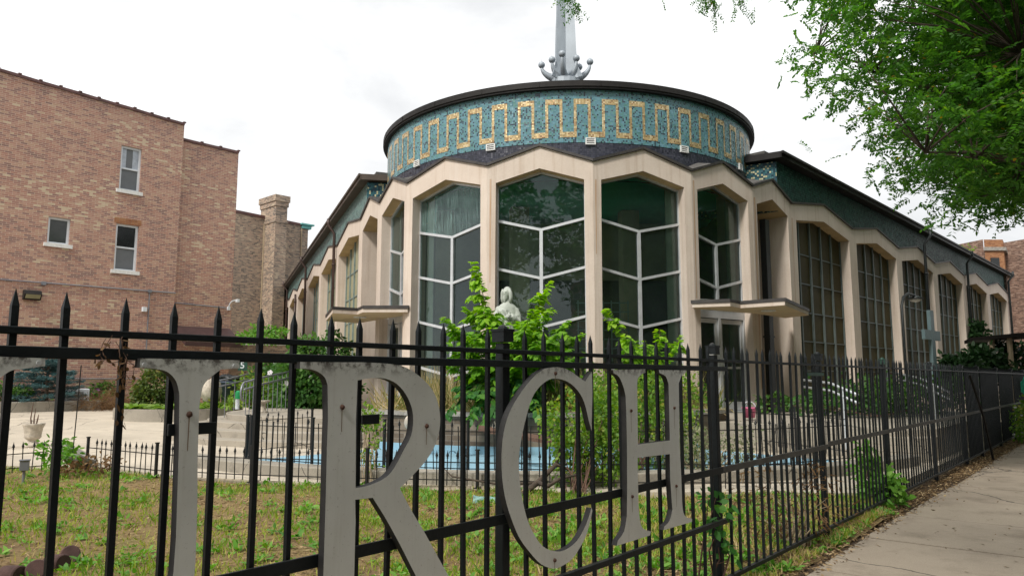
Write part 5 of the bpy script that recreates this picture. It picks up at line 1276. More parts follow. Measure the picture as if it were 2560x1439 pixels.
# crooked plastic piece in the grass
q = UZ(1222, 1262, .07); b = MB()
M['faded_teal'] = plain('faded_teal', (0.22, 0.38, 0.36), .6, 0, .2, 9)
n = 18
for k in range(n):
    for j in range(2):
        pass
vs = []; 
for k in range(n + 1):
    a = math.pi * k / n
    for j in range(5):
        y = j * .09; rr_ = .09 + .012 * math.sin(j * 2.5 + k * .9)
        vs.append((q.x - .17 + y * .95, q.y + .25 * y - rr_ * math.cos(a), q.z + rr_ * math.sin(a) * (1.1 - .1 * j)))
fs = [(k * 5 + j, k * 5 + j + 1, (k + 1) * 5 + j + 1, (k + 1) * 5 + j) for k in range(n) for j in range(4)]
b.add(vs, fs); o = single(b, 'plastic_cover', M['faded_teal'], 'faded teal corrugated plastic cover lying in the grass', 'cover'); sol = o.modifiers.new('thick', 'SOLIDIFY'); sol.thickness = .006
# scalloped edging stones near the camera
M['edging_brown'] = plain('edging_brown', (0.075, 0.04, 0.035), .95, 0, .35, 12, .01)
for (px, py, tilt) in ((30, 1434, .3), (92, 1428, -.2), (140, 1410, .25), (174, 1390, -.15)):
    q = UZ(px, py, .1); b = MB()
    b.lathe([(.001, -.075), (.062, -.075), (.07, -.066), (.071, 0), (.07, .066), (.062, .075), (.001, .075)], (0, 0, 0), 24)
    o = b.build('edging_stone', M['edging_brown'], None, False, origin=(0, 0, 0)); o.location = (q.x, q.y, lawn_z(q.x, q.y) + .035)
    o.rotation_euler = (R(72) + tilt * .8, tilt * .3, R(48) + tilt * 1.5)
    tag(o, {30: 'brown round edging stone farthest left at the picture edge', 92: 'brown round edging stone second from the left in the grass', 140: 'brown edging stone tipped against the rightmost one', 174: 'rightmost and highest brown edging stone in the grass'}[px], 'edging stone', 'brown edging stones in the grass')
# number sign and green post behind the ramp
q = UY(640, 985, 24.0); b = MB(); b.tube([(q.x, q.y, .3), (q.x, q.y, UY(640, 872, 24).z)], .07, 8); single(b, 'green_post', M['fence_green'], 'dark green post among the shrubs behind the ramp', 'post')
q = UY(607, 913, 22.0); t = thing('number_sign', 'small dark sign with a white number five above the ramp', 'sign', q)
b = MB(); b.cbox(q, .26, .03, .3, 80); b.cbox(Vector((q.x, q.y + .03, q.z - .45)), .04, .03, 1.2, 80); b.build('board', M['fence_green'], t)
def text_mesh(txt, size, m, name, parent, loc, az):
    cu_ = bpy.data.curves.new('text', 'FONT'); cu_.body = txt; cu_.size = size; cu_.extrude = .004; cu_.align_x = 'CENTER'; cu_.align_y = 'CENTER'; cu_.offset = .012 * size
    tmp = bpy.data.objects.new('text', cu_); COL.objects.link(tmp); dg = bpy.context.evaluated_depsgraph_get(); dg.update()
    me = bpy.data.meshes.new_from_object(tmp.evaluated_get(dg)); bpy.data.objects.remove(tmp); me.materials.clear(); me.materials.append(m)
    me.transform(Matrix.Translation(loc) @ Matrix.Rotation(R(90 - az), 4, 'Z') @ Matrix.Rotation(R(90), 4, 'X'))
    o = bpy.data.objects.new(name, me); COL.objects.link(o); setparent(o, parent, (0, 0, 0)); return o
text_mesh('5', .27, M['white_paint'], 'number', t, q + Vector((-.005, -.022, 0)), 80)
# lamp, cross, side canopy at the right wing
p = V[7] + dR * 10.2 + nR * 1.2; zt_ = UY(2270, 742, p.y).z; q = UP(2263, 900, (p.x, p.y), RAZ); q2 = UP(2288, 742, (p.x, p.y), RAZ)
t = thing('lamp_post', 'thin dark lamp post with a bent arm before the right wing', 'lamp post', (q.x, q.y, .2))
zz = q2.z
b = MB(); b.tube([(q.x, q.y, .2), (q.x, q.y, zz - .4), q.lerp(q2, .15) + Vector((0, 0, zz - q.lerp(q2, .15).z - .1)), q.lerp(q2, .5) + Vector((0, 0, zz - q.lerp(q2, .5).z + .06)), (q2.x, q2.y, zz + .04)], .04, 8); b.build('pole', M['black_metal'], t, True)
b = MB(); b.lathe([(.02, .06), (.1, .03), (.27, -.06), (.25, -.07)], (q2.x, q2.y, zz), 16); so_ = b.build('lamp_head', M['black_metal'], t, True); b = MB(); b.lathe([(.2, -.07), (.14, -.14), (.02, -.17)], (q2.x, q2.y, zz), 14); b.build('lamp_glass', M['white_worn'], t, True)
M['pale_blue'] = plain('pale_blue', (0.12, 0.185, 0.2), .6, 0, .15, 3)
cb = V[7] + nR * .75; A2 = (cb.x, cb.y)
a_, c__ = UP(2320, 776, A2, RAZ), UP(2320, 915, A2, RAZ); l_, r_2 = UP(2304, 838, A2, RAZ), UP(2346, 838, A2, RAZ)
b = MB(); b.box(Vector((a_.x, a_.y, .2)) - dR * .21, dR * .42, nR * .12, (0, 0, a_.z - .2)); zc_ = (l_.z + r_2.z) / 2; b.box(Vector((l_.x, l_.y, zc_ - .17)) + nR * .004, dR * (r_2 - l_).length * .9, nR * .112, (0, 0, .34))
single(b, 'cross', M['pale_blue'], 'tall pale blue wooden cross standing before the right wing', 'cross')
t = thing('porch_roof', 'flat dark porch roof on posts at the far end of the right wing', 'porch', (24, 33, .15))
q0, q1 = UY(2428, 852, 30), UY(2640, 858, 25)
b = MB(); d_ = Vector((q1.x - q0.x, q1.y - q0.y, 0)); b.box((q0.x, q0.y, q0.z), d_, Vector((1.3, 2.6, 0)), (0, 0, .14)); b.build('roof_slab', M['fascia_black'], t)
for f_, z in ((.3, 0), (.52, 0), (.9, 0)):
    b = MB(); q = Vector((q0.x, q0.y, 0)) + d_ * f_; b.tube([(q.x + .2, q.y + .4, .1), (q.x + .2, q.y + .4, q0.z)], .09, 8); b.build('porch_post', M['twig_pale'] if f_ < .6 else M['black_metal'], t)
# leaning bar at the gate, gate hinges, green bag
b = MB(); b.tube([FP(9.75, .09, 1.52), FP(10.4, .16, .8), FP(10.9, .2, .0)], .022, 6); single(b, 'iron_bar', M['iron_black'], 'black iron bar leaning against the gate of the street fence', 'bar')
q = FP(18.2, .12, 1.25); single(blob(q, .2, (.6, .5, 1.15), 16, .22, 4), 'plastic_bag', M['green_bag'], 'bright green plastic bag hanging on the far end of the fence', 'bag', smooth=False)

# ------------------------------------------------------------------ foliage helpers
def leafmesh(P, D, N, L, Wd, rn, hexa=True, fold=0.0):
    P = np.asarray(P, float); D = np.asarray(D, float); N = np.asarray(N, float); n = len(P)
    D = D / (np.linalg.norm(D, axis=1, keepdims=True) + 1e-9)
    X = np.cross(D, N); X /= (np.linalg.norm(X, axis=1, keepdims=True) + 1e-9)
    Nn = np.cross(X, D)
    L = np.broadcast_to(L, n)[:, None]; Wd = np.broadcast_to(Wd, n)[:, None]
    if hexa:
        st = [(0, 0), (.3, .5), (.68, .42), (1, 0), (.68, -.42), (.3, -.5)]
    else: st = [(0, 0), (.45, .5), (1, 0), (.45, -.5)]
    k = len(st)
    V_ = np.stack([P + D * L * a + X * Wd * b_ - Nn * (L * .18 * a * a) + Nn * Wd * abs(b_) * fold for a, b_ in st], 1).reshape(-1, 3)
    me = bpy.data.meshes.new('leaves')
    me.vertices.add(n * k); me.vertices.foreach_set('co', V_.astype(np.float32).ravel())
    me.loops.add(n * k); me.loops.foreach_set('vertex_index', np.arange(n * k, dtype=np.int32))
    me.polygons.add(n); me.polygons.foreach_set('loop_start', np.arange(0, n * k, k, dtype=np.int32))
    try: me.polygons.foreach_set('loop_total', np.full(n, k, dtype=np.int32))
    except Exception: pass
    at = me.attributes.new('rnd', 'FLOAT', 'POINT'); at.data.foreach_set('value', np.repeat(np.clip(rn, 0, 1), k).astype(np.float32))
    me.update(calc_edges=True); return me
def leafobj(name, m, parent, args, origin=(0, 0, 0), **kw):
    me = leafmesh(*args, **kw); me.materials.append(m)
    if Vector(origin).length: me.transform(Matrix.Translation(-Vector(origin)))
    o = bpy.data.objects.new(name, me); COL.objects.link(o); setparent(o, parent, origin if parent is None or Vector(origin).length else (0, 0, 0)); return o
def rdir(n, up=0.0):
    d = RG.normal(size=(n, 3)); d[:, 2] += up; return d / (np.linalg.norm(d, axis=1, keepdims=True) + 1e-9)
def clump(center, rad, nclump, per, cr, shell=.55):
    C = rdir(nclump); r_ = shell + (1 - shell) * RG.random(nclump) ** .5
    C = C * r_[:, None] * np.array(rad) + np.array(center)
    Q = np.repeat(C, per, 0) + RG.normal(size=(nclump * per, 3)) * cr
    t = np.repeat(RG.random(nclump), per) * .55 + RG.random(nclump * per) * .45
    out = Q - np.array(center); return Q, out, t
def shrub(name, label, cat_, base, blobs, L, Wd, m, group=None, nst=10, stem='twig', hexa=True, flowers=None, part='foliage'):
    t = thing(name, label, cat_, base, group)
    Ps, Ds, Ts = [], [], []
    for c, rad, nc, per, cr in blobs:
        Q, out, tt = clump(c, rad, nc, per, cr); Ps.append(Q); Ds.append(out / (np.linalg.norm(out, axis=1, keepdims=True) + 1e-9) + RG.normal(size=out.shape) * .9 + np.array([0, 0, -.25])); Ts.append(tt)
    P, D, T = np.concatenate(Ps), np.concatenate(Ds), np.concatenate(Ts)
    keep = P[:, 2] > base[2] + .01; P, D, T = P[keep], D[keep], T[keep]
    n = len(P); N = rdir(n, .9)
    leafobj(part, M[m], t, (P, D, N, L * (.6 + .7 * RG.random(n)), Wd * (.6 + .7 * RG.random(n)), T), hexa=hexa)
    b = MB()
    for k in range(nst):
        c, rad = blobs[k % len(blobs)][:2]; q = Vector(c) + Vector(rdir(1)[0] * np.array(rad) * .75)
        s_ = Vector(base) + Vector((rnd.uniform(-.1, .1), rnd.uniform(-.1, .1), 0)); mid = s_.lerp(q, .55) + Vector((rnd.uniform(-.1, .1), rnd.uniform(-.1, .1), .06))
        b.tube([s_, mid, q], [.008, .0055, .002], 5)
    b.build('stems', M[stem], t)
    if flowers:
        fm, nf, fl = flowers; ii = RG.choice(n, nf)
        DD = np.array([[math.cos(2 * math.pi * k / 5), math.sin(2 * math.pi * k / 5), .35] for k in range(5)])
        fme = leafmesh(np.zeros((5, 3)), DD, np.tile([0, 0, 1.0], (5, 1)), fl, fl * .95, RG.random(5)); fme.materials.append(M[fm])
        for q in P[ii] + rdir(nf, .4) * .05:
            o = place('flower', fme, t, Vector(q)); o.rotation_euler = (rnd.uniform(.5, 1.5), rnd.uniform(-.4, .4), rnd.uniform(-1, 1))
    return t
def spray(stems, base, dens, L, Wd, droop=.5, r0=.016, top_bright=True, side=0.5, nside=7):
    """arching shoots with side twigs; leaves sit in two ranks"""
    b = MB(); P, D, N, T = [], [], [], []
    zmin = base.z; zmax = max(s.z for s in stems)
    def run(pts, n, rr, bright):
        b.tube(pts, [rr * (1 - .8 * i / (len(pts) - 1)) for i in range(len(pts))], 5)
        m = len(pts) - 1
        for k in range(n):
            f_ = (.12 + .88 * (k + .5) / n) * m; i = min(int(f_), m - 1); p = pts[i].lerp(pts[i + 1], f_ - i); tg = (pts[i + 1] - pts[i]).normalized()
            sd_ = tg.cross(Vector((0, 0, 1))); sd_ = sd_.normalized() if sd_.length > .1 else Vector((rnd.uniform(-1, 1), rnd.uniform(-1, 1), 0)).normalized()
            for s_ in (-1, 1):
                P.append(p + Vector((rnd.gauss(0, .012), rnd.gauss(0, .012), rnd.gauss(0, .012)))); D.append(sd_ * s_ * rnd.uniform(.6, 1) + tg * rnd.uniform(.3, .8) + Vector((rnd.gauss(0, .15), rnd.gauss(0, .15), -droop * rnd.uniform(.4, 1.3))))
                N.append(Vector((rnd.gauss(0, .25), rnd.gauss(0, .25), 1)) + tg * .2)
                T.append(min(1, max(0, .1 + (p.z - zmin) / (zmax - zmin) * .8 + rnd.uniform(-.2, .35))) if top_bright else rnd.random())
        return
    for tip in stems:
        h = tip - base; pts = []
        for k in range(7):
            t = k / 6; q = base + Vector((h.x * t ** 1.25, h.y * t ** 1.25, h.z * (1.12 * t - .12 * t * t * t) if h.z > 0 else h.z * t ** 1.6 + .35 * math.sin(t * math.pi)))
            pts.append(q + Vector((rnd.gauss(0, .02), rnd.gauss(0, .02), 0)))
        ln = h.length; run(pts, int(dens * ln), r0, 1)
        for j in range(int(nside * ln / 1.6)):
            t = rnd.uniform(.22, .88); i = min(int(t * 6), 5); p = pts[i].lerp(pts[i + 1], t * 6 - i); tg = (pts[i + 1] - pts[i]).normalized()
            d = Vector((rnd.gauss(0, 1), rnd.gauss(0, 1), rnd.gauss(0, .4))); d = (d - tg * d.dot(tg)).normalized() + tg * .5; l = side * rnd.uniform(.45, 1.1) * (1.15 - t)
            run([p, p + d * l * .5 + Vector((0, 0, .02)), p + d * l + Vector((0, 0, -.12 * l))], int(dens * l), r0 * .35, 1)
    n = len(P); P, D, N = (np.array([list(v) for v in a]) for a in (P, D, N))
    return b, (P, D, N, L * (.55 + .7 * RG.random(n)), Wd * (.55 + .7 * RG.random(n)), np.array(T))

# ------------------------------------------------------------------ lawn
def nz(x, y, s_=1.0, k=0.0):
    x = x * s_; y = y * s_
    return (np.sin(x * 1.7 + 2.1 * np.sin(y * 1.1 + k)) + np.sin(y * 2.3 + 1.7 * np.sin(x * .9 + 1.3 + k)) + .7 * np.sin(x * 4.1 + y * 3.3 + k * 2) + .5 * np.sin(x * 7.7 - y * 6.1 + k)) / 3.2
def lawn_pts(n, xr=(-11.5, 4.1)):
    x = RG.uniform(xr[0], xr[1], n); y0 = F0.y + (x - F0.x) / FD.x * FD.y - .2
    ex = np.array([p.x for p in lawn_edge]); ey = np.array([p.y for p in lawn_edge]); y1 = np.interp(x, ex, ey)
    # more of them close to the camera
    t = RG.random(n) ** 1.15; y = y0 + (y1 - y0) * t
    keep = (y1 > y0) & ((np.abs(x) < .85 * y + 1.2)); x, y = x[keep], y[keep]
    y0, y1 = y0[keep], y1[keep]; tt = np.clip((y - y0 - .2) / np.maximum(.3, y1 - y0), 0, 1)
    z = .01 + .1 * tt + .018 * np.sin(x * 2.1 + 1.3 * np.sin(y * 1.7)) + .012 * np.sin(y * 4.3 + x * 3.1)
    return np.stack([x, y, z], 1)
P = lawn_pts(165000); v = nz(P[:, 0], P[:, 1], 1.3) + .6 * nz(P[:, 0], P[:, 1], 4.0, 2.0)
keep = RG.random(len(P)) < np.clip(.5 + .75 * v, .05, 1); P, v = P[keep], v[keep]; n = len(P)
D = RG.normal(size=(n, 3)) * .55; D[:, 2] = 1.0
T = np.clip(.46 - .36 * v + RG.normal(size=n) * .22 + .3 * np.clip((P[:, 0] - .3) / 1.6, 0, 1), 0, 1)
tag(leafobj('lawn_grass', M['leaf_grass'], None, (P, D, rdir(n), .03 + .075 * RG.random(n) ** 1.8, .007 + .006 * RG.random(n), T), hexa=False), kind='stuff')
P = lawn_pts(100000); P = P[RG.random(len(P)) < np.clip(.55 - .5 * nz(P[:, 0], P[:, 1], 1.3), .2, 1)]; n = len(P); D = RG.normal(size=(n, 3)); D[:, 2] = np.abs(D[:, 2]) * .12 + .02; P[:, 2] += .008
tag(leafobj('dry_straw', M['leaf_litter'], None, (P, D, np.tile([0, 0, 1.0], (n, 1)) + RG.normal(size=(n, 3)) * .3, .03 + .11 * RG.random(n) ** 2, .006 + .012 * RG.random(n) ** 3, RG.random(n)), hexa=False), kind='stuff')
C = lawn_pts(7000); vv = nz(C[:, 0], C[:, 1], 1.6, 1.0); C = C[vv + RG.normal(size=len(C)) * .45 > -.02]; m_ = len(C)
per = 9; P = np.repeat(C, per, 0); n = len(P); sz = np.repeat(.025 + .055 * RG.random(m_) ** 2, per)
D = RG.normal(size=(n, 3)); D[:, 2] = np.abs(D[:, 2]) * .55 + .2
P = P + RG.normal(size=(n, 3)) * .03 * np.array([1, 1, .15]) + np.array([0, 0, .02])
tag(leafobj('ground_weeds', M['leaf_weed'], None, (P, D, np.tile([0, 0, 1.0], (n, 1)) + RG.normal(size=(n, 3)) * .35, sz * (.7 + .6 * RG.random(n)), sz * .5, np.repeat(RG.random(m_), per) * .6 + RG.random(n) * .4)), kind='stuff')
# litter along the foot of the fence and on the pavement edge
n = 9000; s_ = RG.uniform(-2, 17, n) ; o_ = np.clip(RG.normal(.1, .1, n), -.3, .6)
P = np.array([list(FP(a, c, .004)) for a, c in zip(s_, o_)]); P[:, 2] += .004 + .01 * RG.random(n)
D = RG.normal(size=(n, 3)); D[:, 2] *= .12
tag(leafobj('leaf_litter', M['leaf_litter'], None, (P, D, np.tile([0, 0, 1.0], (n, 1)) + RG.normal(size=(n, 3)) * .4, .02 + .05 * RG.random(n), .008 + .016 * RG.random(n), RG.random(n) ** 1.3), hexa=False), kind='stuff')
n = 260; s_ = RG.uniform(-1, 16, n); o_ = RG.uniform(.35, 2.4, n); P = np.array([list(FP(a, c, .012)) for a, c in zip(s_, o_)]); D = RG.normal(size=(n, 3)); D[:, 2] *= .05
tag(leafobj('fallen_leaves', M['leaf_litter'], None, (P, D, np.tile([0, 0, 1.0], (n, 1)), .02 + .045 * RG.random(n), .01 + .015 * RG.random(n), RG.random(n) * .5), hexa=False), kind='stuff')

# ------------------------------------------------------------------ plants in the planter
base = UY(1272, 1000, 13.3); base.z = .84
tips = [UY(x, y, Y) for x, y, Y in [(1182, 655, 13.0), (1106, 792, 12.6), (1165, 765, 13.2), (1112, 856, 12.3), (1378, 703, 13.4), (1372, 770, 12.9), (1330, 770, 12.4), (1455, 832, 13.5), (1462, 880, 12.9), (1400, 830, 12.3), (1140, 822, 12.9), (1255, 862, 12.2), (1345, 850, 12.1), (1425, 872, 12.4), (1182, 905, 12.3), (1300, 885, 12.0), (1110, 905, 12.7), (1420, 800, 13.0), (1222, 772, 13.5), (1258, 806, 13.4), (1205, 770, 12.7), (1235, 820, 12.3), (1320, 808, 12.1), (1175, 830, 12.5)]]
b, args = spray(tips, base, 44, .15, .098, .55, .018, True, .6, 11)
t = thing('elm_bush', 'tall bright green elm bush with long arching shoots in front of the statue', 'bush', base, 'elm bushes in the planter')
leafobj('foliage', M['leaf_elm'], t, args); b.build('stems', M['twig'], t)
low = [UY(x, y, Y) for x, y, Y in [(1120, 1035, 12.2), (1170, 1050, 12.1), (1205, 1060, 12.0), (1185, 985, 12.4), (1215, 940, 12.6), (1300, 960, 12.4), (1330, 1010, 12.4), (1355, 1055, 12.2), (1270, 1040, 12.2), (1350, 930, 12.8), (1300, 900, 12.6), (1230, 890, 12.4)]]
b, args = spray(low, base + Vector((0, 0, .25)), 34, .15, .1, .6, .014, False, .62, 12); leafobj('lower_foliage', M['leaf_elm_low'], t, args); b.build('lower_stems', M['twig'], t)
base = UY(1628, 1010, 14.0); base.z = .84
tips = [UY(x, y, Y) for x, y, Y in [(1512, 770, 13.6), (1565, 838, 13.2), (1652, 822, 14.2), (1700, 840, 14.0), (1600, 850, 13.6), (1670, 880, 13.7), (1560, 880, 13.6), (1620, 860, 13.0)]]
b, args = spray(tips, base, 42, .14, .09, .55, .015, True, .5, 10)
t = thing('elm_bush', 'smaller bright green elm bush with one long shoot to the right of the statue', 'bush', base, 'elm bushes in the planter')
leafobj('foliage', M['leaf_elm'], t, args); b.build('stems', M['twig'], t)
# daylily and straw clumps along the planter edge
P, D, T = [], [], []
for k in range(150):
    a = rnd.uniform(-46, 50); r_ = rnd.uniform(3.3, 4.5)
    if -16 < a < -2 and rnd.random() < .6: continue
    c = pc(r_, a, .82); hgt = rnd.uniform(.35, .8); dry = rnd.random()
    for j in range(16):
        P.append(list(c + Vector((rnd.gauss(0, .08), rnd.gauss(0, .08), 0)))); D.append([rnd.gauss(0, .55), rnd.gauss(0, .55), 1]); T.append((min(1, max(0, dry * .75 + rnd.gauss(.1, .2))), hgt * rnd.uniform(.5, 1.1)))
T = np.array(T); n = len(P)
tag(leafobj('planter_grass', M['leaf_straw'], None, (np.array(P), np.array(D), rdir(n), T[:, 1], .016 + .012 * RG.random(n), T[:, 0]), hexa=True), kind='stuff')
P, D, T = [], [], []
for k in range(700):
    a = rnd.uniform(-47, 51); c = pc(rnd.uniform(4.25, 4.68), a, .885); P.append(list(c)); D.append([rnd.gauss(0, 1), rnd.gauss(0, 1) - .5, rnd.gauss(0, .35)]); T.append(rnd.uniform(.45, 1))
n = len(P); tag(leafobj('planter_straw', M['leaf_straw'], None, (np.array(P), np.array(D), rdir(n), .1 + .25 * RG.random(n), .008 + .006 * RG.random(n), np.array(T)), hexa=False), kind='stuff')
P, D, T, LL = [], [], [], []
for k in range(420):
    c0 = rnd.choice([-36, -30, -24, -12, 8, 14, 28, 36, 42]) + rnd.gauss(0, 3.5); p = pc(rnd.uniform(3.2, 4.4), c0, .82)
    for j in range(3): P.append(list(p + Vector((rnd.gauss(0, .03), rnd.gauss(0, .03), 0)))); D.append([rnd.gauss(0, .3), rnd.gauss(0, .3), 1]); T.append(rnd.uniform(.6, 1)); LL.append(rnd.uniform(.5, 1.15))
n = len(P); tag(leafobj('dry_stalks', M['leaf_straw'], None, (np.array(P), np.array(D), rdir(n), np.array(LL), .007 + .006 * RG.random(n), np.array(T)), hexa=False), kind='stuff')
# ------------------------------------------------------------------ shrubs between the fence and the pool
def U3(px, py, Y): p = UY(px, py, Y); return (p.x, p.y, p.z)
shrub('rose_bush', 'loose yellow green rose bush on the grass behind the letter C', 'bush', tuple(UZ(1440, 1245, .1)), [(U3(1440, 1060, 9.3), (.48, .4, .42), 58, 28, .075), (U3(1490, 1130, 9.4), (.42, .4, .42), 58, 28, .075), (U3(1430, 1160, 9.3), (.34, .35, .35), 26, 24, .07), (U3(1510, 1010, 9.6), (.25, .3, .3), 16, 22, .07)], .055, .036, 'leaf_shrub', nst=22)
shrub('rose_bush', 'sprawling green bush behind the letter H and over the planter edge', 'bush', tuple(UZ(1590, 1190, .15)), [(U3(1580, 1030, 11.2), (.75, .45, .55), 80, 28, .09), (U3(1640, 1090, 11.0), (.65, .45, .45), 60, 28, .09), (U3(1680, 990, 11.8), (.55, .4, .45), 40, 26, .09), (U3(1500, 985, 12.0), (.5, .4, .35), 34, 26, .08)], .065, .042, 'leaf_shrub', nst=20)
shrub('sage_bush', 'grey green dry bush right of the letter H by the pool rim', 'bush', tuple(UZ(1760, 1200, .15)), [(U3(1700, 1110, 9.9), (.4, .35, .32), 34, 26, .06), (U3(1790, 1150, 9.9), (.45, .35, .28), 34, 26, .06), (U3(1840, 1120, 10.4), (.3, .3, .3), 20, 24, .06)], .04, .026, 'leaf_sage', nst=20, stem='twig_pale')
shrub('vine', 'thin yellowing vine climbing the low fence behind the letter R', 'vine', tuple(UZ(925, 1205, .15)), [(U3(928, 1090, 9.7), (.1, .12, .5), 26, 14, .04), (U3(915, 1045, 9.8), (.16, .12, .16), 12, 14, .05)], .045, .03, 'leaf_shrub', nst=14, stem='twig_pale')
# bare dead branch lying over the pool rim
b = MB(); q = [UZ(1300, 1240, .12), UY(1345, 1205, 8.9), UY(1390, 1160, 9.0), UY(1425, 1175, 9.0)]
b.tube(q, [.03, .035, .028, .012], 7); b.tube([q[1], UY(1370, 1215, 8.7), UY(1400, 1195, 8.6), UY(1470, 1180, 8.9)], [.03, .024, .02, .008], 6); b.tube([q[2], UY(1400, 1120, 9.1), UY(1410, 1085, 9.2)], [.02, .012, .004], 5); b.tube([q[1], UY(1250, 1210, 9.0), UY(1130, 1190, 9.2), UY(1105, 1165, 9.3)], [.02, .014, .01, .004], 5)
single(b, 'dead_branch', M['bark'], 'twisted bare dead branch lying at the foot of the rose bush', 'branch', smooth=True)
b = MB(); b.box(UZ(1195, 1136, .3) + Vector((0, 0, .35)), UZ(1390, 1160, .3) - UZ(1195, 1136, .3) + Vector((0, 0, -.1)), (0, .3, .03), (0, 0, .05)); 
single(b, 'wooden_board', M['twig'], 'weathered brown board leaning across the blue pool', 'board')
# urn-side plants
shrub('young_shrub', 'small bright leafy shrub growing beside the tipped grey bowl', 'shrub', tuple(UZ(150, 1172, .13)), [(U3(140, 1130, 10.6), (.2, .2, .17), 13, 11, .05), (U3(160, 1148, 10.5), (.18, .16, .12), 9, 11, .05)], .075, .048, 'leaf_weed', nst=8)
shrub('weed_clump', 'low dry weed clump at the left end of the spear fence', 'weeds', tuple(UZ(225, 1180, .13)), [(U3(225, 1165, 10.4), (.4, .2, .1), 20, 14, .05)], .06, .03, 'leaf_dead', nst=6)
# ------------------------------------------------------------------ plants along the brick house
q = UZ(118, 1016, .3); q = BP(-2.2, .35, 1.4)
c = UY(118, 950, q.y)
t = thing('spruce', 'low blue green spruce with layered boughs against the brick house', 'tree', (c.x, c.y, .35))
P, D, T = [], [], []; b = MB()
b.tube([(c.x, c.y, .3), (c.x, c.y, c.z + .6)], [.09, .03], 7)
for k in range(64):
    a = rnd.uniform(0, 6.283); lv = rnd.random(); z = .75 + lv * (UY(118, 893, c.y).z - .85); L_ = (1.38 - .75 * lv ** 1.5) * rnd.uniform(.75, 1.05)
    d = Vector((math.cos(a), math.sin(a) * .8, 0)); p0 = Vector((c.x, c.y, z)); p1 = p0 + d * L_ + Vector((0, 0, -.05 + .12 * rnd.random())); b.tube([p0, p1], [.018, .004], 4)
    for j in range(170):
        f_ = rnd.random() ** .6; e = p0.lerp(p1, f_); w_ = .28 * (1 - f_ * .75); sd_ = Vector((-d.y, d.x, 0)) * rnd.uniform(-w_, w_)
        P.append(list(e + sd_ + Vector((0, 0, rnd.gauss(0, .025) - .1 * abs(sd_.length)))))
        D.append(list(d * .8 + sd_.normalized() * .6 + Vector((rnd.gauss(0, .35), rnd.gauss(0, .35), rnd.uniform(-.1, .5))))); T.append(min(1, .25 + .5 * rnd.random() + .25 * f_))
n = len(P); leafobj('foliage', M['leaf_spruce'], t, (np.array(P), np.array(D), rdir(n), .09 + .05 * RG.random(n), .022, np.array(T)), hexa=False); b.build('trunk', M['bark'], t)
shrub('rose_bush', 'small dark rose bush with purple flowers beside the air conditioner', 'bush', tuple(BP(.1, .4, 2.0)), [(tuple(UY(248, 980, 27.0)), (.55, .4, .32), 30, 22, .09)], .12, .08, 'leaf_dark', nst=8, flowers=('petal_purple', 14, .08))
shrub('brush_pile', 'heap of dry brown cuttings in front of the brick house', 'brush pile', tuple(UZ(265, 1022, .2)), [(tuple(UY(262, 1010, 25)), (.95, .5, .22), 50, 26, .1), (tuple(UY(320, 985, 26)), (.75, .4, .4), 34, 26, .11)], .3, .014, 'leaf_dead', nst=30, stem='twig_pale', hexa=False, part='cuttings')
hx = UY(392, 965, 21.2)
shrub('topiary_shrub', 'rounded clipped shrub overgrown with vine rising from the round bed', 'shrub', (hx.x, hx.y, .4), [((hx.x, hx.y, 1.12), (.55, .5, .66), 120, 34, .08), ((hx.x + .05, hx.y, .75), (.58, .5, .45), 60, 30, .08)], .085, .06, 'leaf_topiary', nst=14)
P, D, N_, T = [], [], [], []
for k in range(95):
    a = rnd.uniform(0, 6.283); r_ = math.sqrt(rnd.uniform(.1, 1)); cx_, cy_ = hc.x + 1.5 * r_ * math.cos(a), hc.y + 1.4 * r_ * math.sin(a)
    sh_ = rnd.random() * .5
    for j in range(11):
        aa = rnd.uniform(0, 6.283); P.append([cx_ + .05 * math.cos(aa), cy_ + .05 * math.sin(aa), hc.z + .24 + rnd.uniform(0, .1)]); D.append([math.cos(aa), math.sin(aa), rnd.uniform(.1, .7)]); T.append(sh_ + rnd.random() * .5)
n = len(P); tag(leafobj('hosta_bed', M['leaf_hosta'], None, (np.array(P), np.array(D), np.tile([0, 0, 1.], (n, 1)) + RG.normal(size=(n, 3)) * .2, .2 + .12 * RG.random(n), .13 + .05 * RG.random(n), np.array(T))), kind='stuff')
shrub('pot_plant', 'small green plant in the black pot by the brick house', 'plant', tuple(UZ(47, 1029, .39) + Vector((0, 0, .42))), [(tuple(UZ(47, 1029, .39) + Vector((0, 0, .6))), (.28, .28, .16), 14, 16, .06)], .12, .05, 'leaf_dark', nst=4)
shrub('border_plants', 'dark green border plants left of the spruce', 'plants', tuple(BP(-4.6, .4, 1.8)), [(tuple(UY(15, 990, 24.2)), (.7, .4, .35), 30, 18, .1), (tuple(UY(130, 1003, 25.8)), (1.3, .3, .12), 26, 18, .08)], .14, .06, 'leaf_dark', nst=6)
# hibiscus hedge in front of the left wing
shrub('hibiscus_bush', 'large dark green hibiscus bush with white flowers left of the left canopy', 'bush', tuple(UZ(790, 1022, .6)), [(tuple(UY(800, 930, 20.5)), (.9, .6, 1.05), 110, 30, .13), (tuple(UY(750, 960, 20.8)), (.65, .6, .95), 80, 30, .13), (tuple(UY(850, 960, 20.2)), (.5, .5, .75), 50, 28, .12), (tuple(UY(690, 970, 22.5)), (.8, .5, .8), 70, 28, .13)], .13, .09, 'leaf_dark', nst=26, flowers=('petal_white', 40, .085))
shrub('climbing_weeds', 'pale green weeds on the wall top beyond the iron fence', 'weeds', tuple(UY(650, 860, 30)), [(tuple(UY(660, 843, 30)), (.75, .3, .3), 26, 16, .12), (tuple(UY(622, 842, 29)), (.4, .3, .22), 12, 14, .1), (tuple(UY(690, 825, 30)), (.4, .2, .12), 10, 14, .08)], .16, .09, 'leaf_weed', nst=8)
